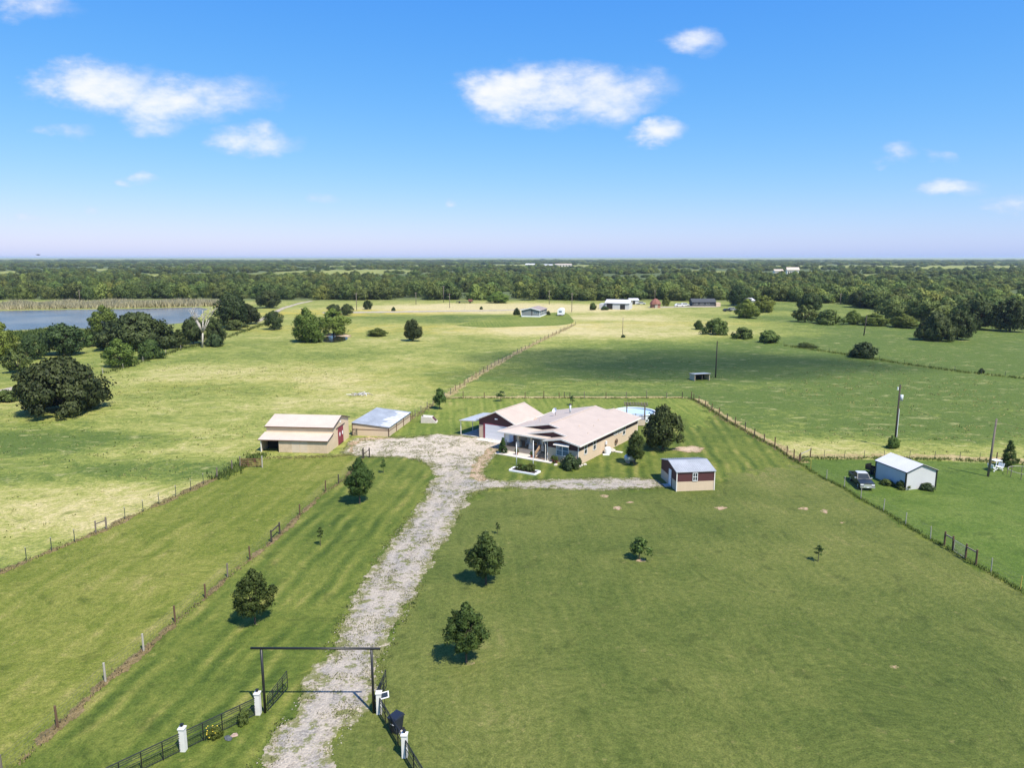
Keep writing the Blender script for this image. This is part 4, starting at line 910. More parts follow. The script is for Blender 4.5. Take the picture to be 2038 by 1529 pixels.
def leaf_gate(label, P, Q, h0, h1):
    L = math.hypot(Q[0]-P[0], Q[1]-P[1]); o = thing('swing_gate', label, 'gate', P, math.atan2(Q[1]-P[1], Q[0]-P[0]), 'open entrance gate leaves')
    for f_ in (0, .16, .32, .62, 1):
        MB().tube((0, 0, .15 + (h0-.15)*(1-f_)), (L, 0, .15 + (h1-.15)*(1-f_)), .025, n=6).build('rail', 'black_metal', o)
    for k in range(5):
        x = L*k/4; MB().tube((x, 0, .12), (x, 0, h0+(h1-h0)*k/4), .025, n=6).build('upright', 'black_metal', o)
    m = MB()
    for k in range(1, int(L/.13)): m.bar((k*.13, .02, .15), (k*.13, .02, .55), .008, .008)
    m.build('wire_panel', 'black_metal', o)
leaf_gate('left gate leaf standing open along the drive edge', (gL[0]+.14, gL[1]+.12), G(573, 1374), 1.05, 1.30)
leaf_gate('right gate leaf standing open behind the right post', (gR[0]+.05, gR[1]+.2), G(769, 1371), 1.0, 1.30)
# solar panel on the right pillar
P = (pil['R1'][0]+.33, pil['R1'][1]+.05); o = thing('solar_panel', 'small tilted solar panel on a stake behind the right pillar', 'solar panel', P, .25)
MB().tube((0, 0, -.1), (0, 0, 1.12), .02).build('stake', 'black_metal', o)
m = MB(); m.add([(-.26,-.14,1.02),(.26,-.14,1.10),(.26,.16,1.34),(-.26,.16,1.26),(-.26,-.12,.99),(.26,-.12,1.07),(.26,.18,1.31),(-.26,.18,1.23)], [(0,1,2,3),(7,6,5,4),(0,4,5,1),(1,5,6,2),(2,6,7,3),(3,7,4,0)]); m.build('panel_frame', 'white_metal', o)
m = MB(); m.add([(-.2,-.105,1.066),(.2,-.105,1.128),(.2,.12,1.306),(-.2,.12,1.245)], [(0,1,2,3)]); m.build('cell', 'glass_dark', o)
# dustbin
P = G(789, 1457); o = thing('dustbin', 'dark blue wheeled dustbin behind the right pipe fence', 'bin', P, -.6)
m = MB(); m.add([(-.24,-.26,.06),(.24,-.26,.06),(.24,.22,.06),(-.24,.22,.06),(-.31,-.36,.98),(.31,-.36,.98),(.31,.34,.98),(-.31,.34,.98)], [(3,2,1,0),(4,5,6,7),(0,1,5,4),(1,2,6,5),(2,3,7,6),(3,0,4,7)]); m.build('bin_body', 'bin_blue', o)
m = MB(); m.add([(-.33,-.40,.98),(.33,-.40,.98),(.33,.38,.98),(-.33,.38,.98),(-.30,-.34,1.06),(.30,-.34,1.06),(.28,.34,1.11),(-.28,.34,1.11)], [(3,2,1,0),(4,5,6,7),(0,1,5,4),(1,2,6,5),(2,3,7,6),(3,0,4,7)]); m.build('lid', 'bin_blue', o)
MB().tube((-.3, .42, .96), (.3, .42, .96), .022).build('handle', 'black_metal', o)
for x in (-.29, .29): MB().tube((x-.03, .26, .12), (x+.03, .26, .12), .12, n=12).build('wheel', 'tyre', o)
MB().box(-.13, .13, -.345, -.332, .60, .64).build('marking', 'white_paint', o)
# rocks by the gate
for (px, py, s, c_, lab) in ((455, 1472, .24, 'slate', 'dark flat rock near the yellow-flowered bush'), (466, 1466, .2, 'terracotta_stone', 'pale reddish rock near the yellow-flowered bush'), (801, 1463, .26, 'stone_pale', 'pale rock at the foot of the dustbin')):
    m = MB().blob((0, 0, s*.2), (s*1.2, s*.8, s*.45), px, .5); o = m.build('rock', c_, None, None, G(px, py), R.uniform(0, 3)); tag(o, lab, 'rock')
# flowers
fl = thing('flowers', 'yellow blossoms scattered on the bush by the left pipe fence', 'flowers', G(428, 1470)); 
for k in range(16):
    a = R.uniform(0, 6.28); r_ = R.uniform(.1, .5); m = MB().blob((math.cos(a)*r_, math.sin(a)*r_-.12, .35+R.uniform(.0, .4)), (.035, .035, .03), k, .2, 6, 4); m.build('blossom', 'flower_yellow', fl)

# ---- utility poles
def pole(label, px, py, ty, r=.14, mat='pole_wood', lean=(0, 0), **kw):
    h = HT(px, py, ty); o = thing('utility_pole', label, 'pole', G(px, py)); MB().tube((0, 0, -.3), (lean[0], lean[1], h), r, r*.72, 10).build('shaft', mat, o, smooth=True); o['h'] = h; return o, h
o, h = pole('tall power pole with grey transformer behind the white shed', 1780, 892, 766, .14)
MB().tube((.32, -.05, h-2.3), (.32, -.05, h-1.45), .22, n=12).build('transformer', 'tank_grey', o, smooth=True)
MB().bar((0, 0, h-1.5), (.32, -.05, h-1.5), .08, .08).build('bracket', 'black_metal', o)
MB().tube((-.28, 0, h-.75), (-.28, 0, h-.35), .09, n=8).build('cutout', 'white_paint', o); MB().bar((-.3, 0, h-.5), (0, 0, h-.45), .05, .05).build('arm', 'black_metal', o)
MB().tube((.12, -.12, 0), (.12, -.12, h*.62), .045, n=6).build('conduit', 'white_metal', o)
PT1 = (G(1780, 892), h)
o, h = pole('plain wooden service pole by the white lawn furniture', 1966, 949, 834, .15, 'wood_grey', (.25, 0)); PT2 = (G(1966, 949), h)
def cable(label, a, ha, b, hb, sag, r=.012):
    m = MB(); pr = None; A_ = Vector((0, 0, ha)); B_ = Vector((b[0]-a[0], b[1]-a[1], hb))
    for k in range(17):
        t_ = k/16; p = A_.lerp(B_, t_); p.z -= sag*4*t_*(1-t_)
        if pr is not None: m.tube(pr, p, r, n=4, cap=False)
        pr = p
    o = m.build('power_line', 'cable', None, None, (a[0], a[1], 0)); tag(o, label, 'cable')
cable('service wire sagging between the transformer pole and the wooden pole', PT1[0], PT1[1]-2.4, PT2[0], PT2[1]-.3, 1.2)
cable('service wire leaving the wooden pole towards the right edge', PT2[0], PT2[1]-.3, (PT2[0][0]+25, PT2[0][1]-22), 4, .8)
pole('plain black pole standing beside the little loafing shed', 1424, 752, 679, .15)
o, h = pole('leaning black pole in the far right field', 1719, 668, 628, .2, 'pole_wood', (.5, 0))
pole('thin grey pole with a bush at its foot in the dry field', 1239, 671, 632, .1, 'wood_grey')
tree('shrub', 'tiny dark bush at the foot of the thin grey field pole', 'shrub', 1240, 672, 1236, 1244, 666, 'darkbush', v=0)
far_poles = [(1138, 621, 583, 'pole right of the white camper trailer'), (1303, 601, 577, 'pole with white top behind the red gazebo'), (710, 618, 583, 'pole in the far field right of the small dark trees'),
             (895, 613, 584, 'tall pole with crossarm in front of the wood gap'), (883, 602, 569, 'pole at the gap in the distant wood'), (1093, 606, 578, 'pole at the wood edge behind the grey far house'), (160, 607, 577, 'pale pole among the reeds beyond the lake'), (1672, 606, 584, 'pole at the left end of the right clearing'), (828, 606, 582, 'thin pole at the wood edge left of the gap')]
FP = []
for (px, py, ty, lab) in far_poles:
    o, h = pole(lab, px, py, ty, .17, 'wood_grey'); FP.append((G(px, py), h)); MB().bar((-.9, 0, h-.4), (.9, 0, h-.4), .14, .14).build('crossarm', 'wood_grey', o)
for a_, b_, lab in ((2, 3, 'power line across the far field left of the gap poles'), (3, 0, 'power line from the gap pole to the trailer pole'), (0, 1, 'power line from the trailer pole to the gazebo pole')):
    cable(lab, FP[a_][0], FP[a_][1]-.3, FP[b_][0], FP[b_][1]-.3, 1.5, .03)

# ------------------------------------------------------------------ buildings
def window(parent, wall, u, z, w, h, off, frame='white_paint', pane='glass_dark', lights=(1, 2), name='window'):
    """wall '-y' (u is x, facing -y at y=off) or '+x'/'-x' (u is y); frame proud of the wall, panes set in"""
    s = -1 if wall == '-y' else (1 if wall == '+x' else -1); t = .055; out = []
    def bx(m, u0, u1, z0, z1, d0, d1):
        a, b = sorted((off + s*d0, off + s*d1))
        if wall == '-y': m.box(u0, u1, a, b, z0, z1)
        else: m.box(a, b, u0, u1, z0, z1)
    m = MB(); u0, u1, z0, z1 = u-w/2, u+w/2, z-h/2, z+h/2
    for args in ((u0-t, u0, z0-t, z1+t), (u1, u1+t, z0-t, z1+t), (u0, u1, z0-t, z0), (u0, u1, z1, z1+t)): bx(m, *args, -.02, .07)
    nx, nz = lights
    for k in range(1, nx): bx(m, u0+w*k/nx-.025, u0+w*k/nx+.025, z0, z1, -.01, .055)
    for k in range(1, nz): bx(m, u0, u1, z0+h*k/nz-.025, z0+h*k/nz+.025, -.01, .05)
    f = m.build(name, frame, parent)
    for i in range(nx):
        for j in range(nz):
            m = MB(); bx(m, u0+w*i/nx+.012, u0+w*(i+1)/nx-.012, z0+h*j/nz+.012, z0+h*(j+1)/nz-.012, .005, .025); m.build('pane', pane, f)
    return f

HA = math.radians(32.75); HO = (8.94, 92.04)
house = thing('ranch_house', 'long tan and maroon house with front porch and tan metal roof', 'house', HO, -HA)
def RZ(a): return 2.8 + .2065 * (a + .4)          # main right slope over a (metres left of the right wall)
def P3(a, b, z): return (-a, b, z)
# walls: tan below, maroon band above
wl = MB(); wu = MB(); ZB = 1.95
for (x0, x1, y0, y1) in ((-12.9, 0, 4.5, 17.2), (-4.6, 0, -.5, 4.5), (-7.8, 0, 17.2, 18.95)):
    wl.box(x0, x1, y0, y1, 0, ZB)
    wu.box(x0, x1, y0, y1, ZB, 2.72)
wl.build('wall', 'tan_wall', house); wu.build('upper_wall', 'maroon_wall', house, 'maroon band of siding under the eaves')
m = MB()
for (x, y) in ((.02, -.52), (.02, 18.97), (-4.62, -.52)): m.box(x-.07, x+.03, y-.03 if y < 0 else y-.07, y+.07 if y < 0 else y+.03, 0, 2.7)
m.build('corner_trim', 'trim_white', house)
# roof planes
rt = .13
right = [(-.42, -.87), (2.4, -.87), (2.4, .9), (4.55, .9), (4.55, 2.9), (6.4, 2.9), (6.4, 17.6), (4.1, 17.6), (4.1, 19.3), (-.42, 19.3)]
m = MB().slab([P3(a, b, RZ(a)) for a, b in right], rt); m.build('roof', 'tan_roof_y', house, 'wide right-hand roof slope with stepped front gables')
zl = lambda a, pk, z0: z0 - .2065 * (a - pk)
m = MB().slab([P3(a, b, zl(a, 6.4, RZ(6.4))) for a, b in ((6.4, 2.9), (11.0, 2.9), (13.25, .3), (13.25, 17.6), (6.4, 17.6))], rt); m.build('roof', 'tan_roof_y', house)
m = MB().slab([P3(a, b, zl(a, 4.55, RZ(4.55))) for a, b in ((4.55, .9), (9.1, .9), (7.3, 2.92), (4.55, 2.92))], rt); m.build('roof', 'tan_roof_y', house)
m = MB().slab([P3(a, b, zl(a, 2.4, RZ(2.4))) for a, b in ((2.4, -.87), (5.1, -.87), (5.1, .92), (2.4, .92))], rt); m.build('roof', 'tan_roof_y', house)
m = MB().slab([P3(a, b, zl(a, 4.1, RZ(4.1))) for a, b in ((4.1, 17.58), (8.2, 17.58), (8.2, 19.3), (4.1, 19.3))], rt); m.build('roof', 'tan_roof_y', house)
pz = lambda b: 2.79 + .172 * (b - .3)
m = MB().slab([P3(a, b, pz(b) - .012) for a, b in ((13.25, .3), (11.0, 2.9), (5.0, 2.9), (5.0, .3))], .11); m.build('porch_roof', 'tan_roof', house)
# ridge caps and fascia boards
m = MB()
for (a, b0, b1) in ((6.4, 2.85, 17.6), (4.55, .85, 2.9), (2.4, -.92, .9), (4.1, 17.6, 19.3)): m.bar(P3(a, b0, RZ(a)+.02), P3(a, b1, RZ(a)+.02), .26, .04)
m.build('ridge_cap', 'tan_roof', house)
def fascia(pts):
    m = MB()
    for p, q in zip(pts, pts[1:]): m.bar(P3(*p), P3(*q), .06, .19)
    m.build('fascia', 'trim_white', house)
fascia([(-.45, -.9, RZ(-.42)-.06), (-.45, 19.3, RZ(-.42)-.06)])
fascia([(-.45, -.9, RZ(-.42)-.06), (2.4, -.9, RZ(2.4)-.06), (5.15, -.9, RZ(2.4)-.06-.2065*2.75)])
fascia([(2.42, .87, RZ(2.4)-.06), (4.55, .87, RZ(4.55)-.06), (9.1, .87, RZ(4.55)-.06-.2065*4.55)])
fascia([(4.6, 2.87, RZ(4.55)-.06), (6.4, 2.87, RZ(6.4)-.06), (11.0, 2.87, RZ(6.4)-.06-.2065*4.6)])
fascia([(5.1, .27, 2.71), (13.28, .27, 2.71), (13.28, 17.6, 2.71)])
fascia([(4.1, 19.33, RZ(4.1)-.06), (-.42, 19.33, RZ(-.42)-.06)])
# maroon gable triangles
MB().prism([(-5.0, 2.70), (-2.4, RZ(2.4)-.17), (-.02, RZ(.02)-.17), (-.02, 2.722), (-4.6, 2.722)], 'y', -.5, -.38).build('gable', 'maroon_wall', house)
MB().prism([(-9.0, 2.72), (-4.55, RZ(4.55)-.16), (-2.5, RZ(2.5)-.16), (-2.5, 2.75)], 'y', 1.15, 1.3).build('gable', 'maroon_wall', house)
MB().prism([(-11.0, 3.1), (-6.4, RZ(6.4)-.16), (-4.6, RZ(4.6)-.16), (-4.6, 3.1)], 'y', 3.15, 3.3).build('gable', 'maroon_wall', house)
MB().prism([(-12.9, 2.722), (-6.4, RZ(6.4)-.16), (-.02, RZ(.02)-.16), (-.02, 2.722)], 'y', 17.0, 17.18).build('gable', 'maroon_wall', house)
MB().prism([(-7.8, 2.722), (-4.1, RZ(4.1)-.16), (-.02, RZ(.02)-.16), (-.02, 2.722)], 'y', 18.8, 18.93).build('gable', 'maroon_wall', house)
# porch: deck boards, skirt, steps, columns
ZD = .78
m = MB()
for k in range(13): m.box(-12.5, -4.62, .72 + k*.29, .72 + k*.29 + .275, ZD-.06, ZD)
m.build('porch_deck', 'wood_tan', house)
m = MB()
for k in range(26): m.box(-12.5 + k*.235, -12.5 + k*.235 + .225, .76, .80, .02, ZD-.065)
m.build('porch_skirt', 'tan_trim', house)
m = MB().box(-12.52, -12.44, .76, 4.5, 0, ZD-.065); m.build('porch_skirt', 'tan_trim', house)
for k in range(4):
    y1 = .72 - k*.30; z = ZD - .16*(k+1)
    MB().box(-6.45, -4.66, y1-.32, y1, max(0, z-.16), z).build('step', 'wood_tan', house)
m = MB(); m.bar((-6.5, .75, 1.55), (-6.5, -.55, .72), .12, .34); m.build('stair_rail', 'wood_tan', house)
MB().box(-6.58, -6.42, -.62, -.48, 0, .95).build('newel', 'wood_tan', house); MB().box(-6.58, -6.42, .74, .88, ZD, 1.7).build('newel', 'wood_tan', house)
for a in (12.4, 10.25, 8.1, 6.3):
    c = MB().box(-a-.16, -a+.16, .95, 1.27, 1.5, 2.62).build('porch_column', 'tan_trim', house)
    m = MB()
    for j in range(3): m.box(-a-.31+.012*j, -a+.31-.012*j, .80+.012*j, 1.42-.012*j, ZD + j*.25 + .008, ZD + (j+1)*.25)
    m.build('stone_base', 'stone_pale', c)
MB().tube((-4.78, -.82, .0), (-4.78, -.82, 2.25), .05).tube((-4.78, -.82, 2.25), (-4.95, -.75, 2.5), .05).tube((-4.95, -.75, 2.5), (-5.1, -.6, 2.66), .05).build('downspout', 'trim_white', house)
# porch back wall fittings
window(house, '-y', -9.4, 1.9, 1.5, 1.2, 4.5, 'white_paint', 'glass_dark', (2, 2))
dr = MB().box(-7.6, -6.7, 4.44, 4.5, ZD, 2.75).build('door', 'white_paint', house); MB().tube((-6.82, 4.36, 1.75), (-6.82, 4.44, 1.75), .04).build('handle', 'chrome', dr)
MB().box(-12.35, -11.7, .92, .98, 1.25, 2.6).build('porch_screen', 'white_paint', house, 'white upright panel at the left end of the porch')
# front window pair with awning
window(house, '-y', -2.82, 1.72, .82, 1.35, -.5, 'white_paint', 'glass_blue', (1, 2)); window(house, '-y', -1.9, 1.72, .82, 1.35, -.5, 'white_paint', 'glass_blue', (1, 2))
m = MB(); m.add([(-3.5, -.52, 2.66), (-1.25, -.52, 2.66), (-1.2, -.98, 2.50), (-3.55, -.98, 2.50), (-3.5, -.52, 2.60), (-1.25, -.52, 2.60), (-1.2, -.98, 2.43), (-3.55, -.98, 2.43)], [(0,1,2,3),(7,6,5,4),(0,4,5,1),(1,5,6,2),(2,6,7,3),(3,7,4,0)]); m.build('window_awning', 'trim_white', house)
# right-hand windows
for (b, w, z, h, l) in ((1.55, .75, 1.8, 1.25, (1, 2)), (4.2, .75, 1.8, 1.25, (1, 2)), (11.0, 1.1, 2.15, .55, (2, 1)), (12.6, .9, 2.15, .6, (2, 1)), (13.9, .8, 1.85, 1.2, (1, 2))): window(house, '+x', b, z, w, h, 0, 'white_paint', 'glass_dark', l)
MB().box(.0, .12, 8.6, 9.6, 2.40, 2.52).build('vent_hood', 'trim_white', house)
MB().tube((.16, 7.6, .0), (.16, 7.6, 1.5), .035).build('meter_pipe', 'dark_trim', house); MB().box(.05, .25, 7.45, 7.75, 1.15, 1.6).build('meter', 'white_metal', house)
# roof fittings
zc = zl(8.1, 6.4, RZ(6.4)); c = MB().tube((-8.1, 12.3, zc-.1), (-8.1, 12.3, zc+1.25), .14, n=12).build('flue_pipe', 'tank_grey', house, smooth=True)
MB().tube((-8.1, 12.3, zc+1.27), (-8.1, 12.3, zc+1.42), .2, .17, n=12).build('flue_cap', 'dark_trim', c)
zc = zl(9.9, 6.4, RZ(6.4)); c = MB().tube((-9.9, 11.0, zc-.1), (-9.9, 11.0, zc+.55), .03).build('dish_mast', 'dark_trim', house)
m = MB(); prof = [(.02, 0), (.18, .03), (.32, .09), (.42, .17)]
for r_, d_ in []: pass
cen = Vector((-9.9, 10.85, zc+.75)); ax = Vector((-.25, -.8, .5)).normalized(); s1 = ax.cross(Vector((0, 0, 1))).normalized(); s2 = s1.cross(ax)
vv = []; nn = 14
for r_, d_ in prof:
    for i in range(nn): vv.append(cen + ax*d_ + s1*(r_*math.cos(6.2832*i/nn)) + s2*(r_*math.sin(6.2832*i/nn)))
m.add(vv, [(k*nn+i, k*nn+(i+1) % nn, (k+1)*nn+(i+1) % nn, (k+1)*nn+i) for k in range(3) for i in range(nn)] + [tuple(range(nn))]); m.tube(cen, cen + ax*.45, .015); m.build('satellite_dish', 'white_metal', c)
for (a, b) in ((2.2, 8.4), (3.4, 6.2), (1.2, 4.6), (3.0, 11.5)): MB().tube((-a, b, RZ(a)-.05), (-a, b, RZ(a)+.16), .055, n=8).build('roof_vent', 'tan_trim', house)
for (a, b) in ((10.5, 7.5), (9.4, 5.6)): MB().tube((-a, b, zl(a, 6.4, RZ(6.4))-.05), (-a, b, zl(a, 6.4, RZ(6.4))+.2), .06, n=8).build('roof_vent', 'tan_trim', house)

def hloc(a, b, z=0):
    ca, sa = math.cos(HA), math.sin(HA); x, y = -a, b
    return (HO[0] + x*ca + y*sa, HO[1] - x*sa + y*ca, z)
# sidewalk
o = MB().box(-12.6, -3.6, -1.5, -.62, -.05, .07).build('sidewalk', 'concrete', None, None, HO, -HA); struct(o)
o = MB().box(-12.6, -6.7, -.615, .70, -.05, .05).build('gravel_bed', 'stone_pale', None, None, HO, -HA); struct(o)
# rocking chairs
def chair(label, a, b, rz):
    L = hloc(a, b, ZD); o = thing('rocking_chair', label, 'chair', L, -HA + rz, 'white porch rocking chairs')
    MB().box(-.27, .27, -.25, .25, .40, .45).build('seat', 'white_paint', o)
    for k in range(5): MB().box(-.25+k*.105, -.25+k*.105+.06, .24, .28, .45, 1.1).build('slat', 'white_paint', o)
    MB().box(-.28, .28, .235, .285, 1.1, 1.18).build('top_rail', 'white_paint', o)
    for x in (-.27, .27):
        MB().box(x-.03, x+.03, -.25, -.19, .06, .66).build('leg', 'white_paint', o); MB().box(x-.03, x+.03, .2, .26, .06, .66).build('leg', 'white_paint', o)
        MB().box(x-.04, x+.04, -.3, .28, .66, .70).build('armrest', 'white_paint', o); MB().bar((x, -.42, .06), (x, .45, .06), .05, .06).build('rocker', 'white_paint', o)
chair('white rocking chair between the two left porch columns', 9.3, 2.2, .1); chair('white rocking chair left of the porch steps, beside the door', 7.5, 2.4, -.2); chair('white chair behind the porch steps rail', 6.1, 2.4, .3); chair('white chair nearest the bay at the porch right end', 5.3, 2.0, -.4)
# pots and small things along the walk
for i, (a, b, lab) in enumerate(((12.0, -.45, 'terracotta flower pot at the left of the porch walk'), (9.6, -.4, 'terracotta pot with dark plant in the middle of the porch walk'), (3.6, -.75, 'dark red pot right of the porch steps'), (3.0, -1.0, 'second dark pot by the shrub under the front window'), (7.1, -.5, 'dark pot at the left of the porch steps'))):
    o = thing('flower_pot', lab, 'pot', hloc(a, b)); MB().lathe([(.14, .05), (.22, .38), (.24, .38), (.24, .44), (.19, .44), (.18, .40)], 12).build('pot', 'terracotta', o)
    c = put('plant', PROTO['shrub'][0][i % 3], o); c.scale = (.3, .3, .55); c.location = (0, 0, .4)
# planter bed with border and flag poles
A_, B_, C_, D_ = G(1014, 938), G(1064, 946.5), G(1075, 940.5), G(1024, 932)
def quadloop(z0, z1, w, pts, m):
    n = len(pts)
    for i in range(n): m.bar((pts[i][0], pts[i][1], (z0+z1)/2), (pts[(i+1) % n][0], pts[(i+1) % n][1], (z0+z1)/2), w, z1-z0)
o = thing('planter_bed', 'white-edged parallelogram flower bed on the lawn before the porch', 'flower bed', A_)
Q = [(p[0]-A_[0], p[1]-A_[1]) for p in (A_, B_, C_, D_)]
for i in range(4):
    p, q = Q[i], Q[(i+1) % 4]; MB().bar((p[0], p[1], .1), (q[0], q[1], .1), .2, .2 + .004*(i % 2)).build('border', 'white_paint', o)
m = MB(); m.slab([(p[0], p[1], .12) for p in Q], .1); m.build('bed_soil', 'soil', o)
for i, (t_, s_, h_) in enumerate(((.22, .55, .8), (.38, .5, .7), (.52, .55, .8), (.66, .6, 1.0), (.45, .4, .6), (.3, .4, .7))):
    p = (Q[3][0]+(Q[2][0]-Q[3][0])*t_, Q[3][1]+(Q[2][1]-Q[3][1])*t_ - .55 + .25*(i % 2)); c = put('plant', PROTO['shrub'][0][i % 3], o); c.location = (p[0], p[1], .1); c.scale = (s_, s_, h_)
for (px, py, ty, lab) in ((1028, 928, 884, 'left thin pale flagpole behind the flower bed'), (1061, 938, 879, 'right white flagpole rising from the flower bed')):
    h = HT(px, py, ty); o = thing('flagpole', lab, 'flagpole', G(px, py)); MB().tube((0, 0, -.1), (0, 0, h), .055, .04, 8).build('pole', 'white_paint', o, smooth=True); MB().blob((0, 0, h+.05), (.07, .07, .07), 0, 0).build('finial', 'white_paint', o)
# propane tank
o = thing('propane_tank', 'pale grey propane tank under the tree at the house corner', 'tank', G(1255, 921), .5)
m = MB(); n = 14
prof = [(-1.0, .05), (-.95, .25), (-.8, .42), (-.55, .5), (.55, .5), (.8, .42), (.95, .25), (1.0, .05)]
vv = [(x, r*math.cos(6.2832*i/n), .72 + r*math.sin(6.2832*i/n)) for x, r in prof for i in range(n)]
m.add(vv, [(k*n+i, k*n+(i+1) % n, (k+1)*n+(i+1) % n, (k+1)*n+i) for k in range(7) for i in range(n)]); m.build('tank', 'tank_grey', o, smooth=True)
for x in (-.5, .5): MB().box(x-.08, x+.08, -.35, .35, 0, .3).build('leg', 'concrete_grey', o)
MB().tube((0, 0, 1.18), (0, 0, 1.38), .16, n=10).build('valve_dome', 'tank_grey', o)
# white barrel, hose reel, stones beside the house
L = hloc(-.75, 6.9); o = thing('water_barrel', 'white plastic barrel standing against the right wall of the house', 'barrel', L); MB().lathe([(.42, 0), (.48, .3), (.48, .75), (.40, .95), (.2, 1.02)], 16).build('barrel', 'white_paint', o, smooth=True); MB().box(-.75, .15, -.75, -.4, 0, .16).build('base_slab', 'white_paint', o)
L = hloc(-.8, 8.1); o = MB().blob((0, 0, .2), (.55, .4, .38), 3, .4).build('rock', 'stone_pale', None, None, L); tag(o, 'pale rounded rock right of the white barrel', 'rock')
L = hloc(-1.3, 8.6); o = MB().box(-.9, .9, -.3, .3, 0, .09).build('paving_slab', 'concrete', None, None, L, -.6); tag(o, 'flat concrete slab on the grass beside the white barrel', 'paving slab')
L = hloc(-.08, 11.1); o = thing('hose_reel', 'round coiled hose hung on the right wall of the house', 'hose', (L[0], L[1], .35), -HA)
m = MB(); nn = 20
for k in range(nn):
    a0, a1 = 6.2832*k/nn, 6.2832*(k+1)/nn; m.tube((.06, .34*math.cos(a0), .45+.34*math.sin(a0)), (.06, .34*math.cos(a1), .45+.34*math.sin(a1)), .075, n=6)
m.build('coil', 'wood_brown', o); MB().box(-.06, .06, -.06, .06, .3, .62).build('bracket', 'black_metal', o)
for i, (a, b) in enumerate(((-.3, -.3), (-.6, .3), (-.35, -.9), (1.4, -1.7), (2.6, -1.8))):
    o = MB().blob((0, 0, .08), (.32, .24, .16), i+5, .4).build('rock', 'stone_pale', None, None, hloc(a, b), i); tag(o, ['pale edging stone at the hedge by the house corner', 'flat pale stone along the right wall near the corner', 'pale stone in front of the hedge corner', 'pale stone on the lawn edge before the dark shrub', 'pale stone left of the dark shrub under the window'][i], 'stone')

# ---- garage
gar = thing('garage', 'maroon and tan gabled garage with white door beside the house', 'garage', HO, -HA)
gx0, gx1, gy0, gy1, ge, gr = -19.7, -13.3, 4.9, 12.5, 3.0, 4.42; gm = (gx0+gx1)/2
MB().box(gx0, gx1, gy0, gy1, 0, 2.05).build('wall', 'tan_wall', gar)
MB().box(gx0-.004, gx1, gy0, gy1, 2.05, ge-.02).build('upper_wall', 'maroon_wall', gar)
MB().prism([(gx0, ge-.02), (gm, gr-.12), (gx1, ge-.02)], 'y', gy0-.004, gy1).build('gable', 'maroon_wall', gar)
sl = (gr-ge)/((gx1-gx0)/2)
for s_ in (-1, 1):
    xe = gm + s_*((gx1-gx0)/2+.35); ze = gr - sl*((gx1-gx0)/2+.35)
    MB().slab([(gm, gy0-.3, gr+.05), (xe, gy0-.3, ze+.05), (xe, gy1+.3, ze+.05), (gm, gy1+.3, gr+.05)], .11).build('roof', 'tan_roof_y', gar)
    MB().bar((gm, gy0-.33, gr-.02), (xe, gy0-.33, ze-.02), .05, .17).build('fascia', 'trim_white', gar)
    MB().bar((xe+s_*.03, gy0-.3, ze-.02), (xe+s_*.03, gy1+.3, ze-.02), .05, .15).build('fascia', 'trim_white', gar)
MB().bar((gm, gy0-.3, gr+.06), (gm, gy1+.3, gr+.06), .24, .04).build('ridge_cap', 'tan_roof', gar)
dx0, dx1 = -18.55, -13.55
door = MB().box(dx0-.34, dx0-.06, gy0-.05, gy0-.005, 0, 2.42).box(dx0-.06, dx1+.1, gy0-.05, gy0-.005, 2.30, 2.42).box(dx1+.06, dx1+.2, gy0-.05, gy0-.005, 0, 2.30).build('door_trim', 'maroon_door', gar)
gd = MB().box(dx0-.05, dx1+.05, gy0-.012, gy0-.004, .0, 2.29).build('garage_door', 'garage_white', gar)
for k in range(4): MB().box(dx0, dx1, gy0-.04, gy0-.013, .02+k*.57, .02+k*.57+.55).build('panel', 'garage_white', gd)
MB().box(gm-.22, gm+.22, gy0-.2, gy0-.005, 3.2, 3.34).build('lamp', 'white_paint', gar)
MB().prism([(7.0, 2.72), (8.6, 3.35), (10.2, 2.72)], 'x', -15.0, -12.0).build('link_roof', 'tan_roof', gar)
MB().box(-13.3, -12.9, 7.4, 9.8, 0, 2.7).build('link_wall', 'tan_wall', gar)
# carport
cp = thing('carport', 'open lean-to carport with grey metal roof left of the garage', 'carport', HO, -HA)
m = MB().slab([(-23.2, 4.5, 2.35), (-20.0, 4.5, 2.62), (-20.0, 11.0, 2.62), (-23.2, 11.0, 2.35)], .06); m.build('roof', 'galv_roof', cp)
for (x, y) in ((-23.0, 4.7), (-23.0, 7.8), (-23.0, 10.8)): MB().tube((x, y, -.1), (x, y, 2.3), .055).build('post', 'trim_white', cp)
MB().bar((-23.0, 4.6, 2.24), (-23.0, 10.9, 2.24), .06, .1).build('beam', 'tan_trim', cp); MB().bar((-23.2, 4.52, 2.30), (-20.0, 4.52, 2.56), .05, .09).build('beam', 'tan_trim', cp)
o = MB().box(-23.0, -19.75, 4.7, 10.8, -.05, .055).build('carport_floor', 'concrete_grey', None, None, HO, -HA); struct(o)
L = hloc(21.2, 8.4, .055); o = thing('ladder', 'pale ladder lying on the carport floor', 'ladder', L, -.2)
for y in (-.18, .18): MB().bar((-1.2, y, .12), (1.2, y, .12), .05, .1).build('rail', 'wood_pale', o)
for k in range(6): MB().bar((-1+k*.4, -.16, .13), (-1+k*.4, .16, .13), .04, .04).build('rung', 'wood_pale', o)
o = MB().box(-19.4, -13.3, 3.4, 4.86, -.05, .06).build('garage_apron', 'concrete', None, None, HO, -HA); struct(o)
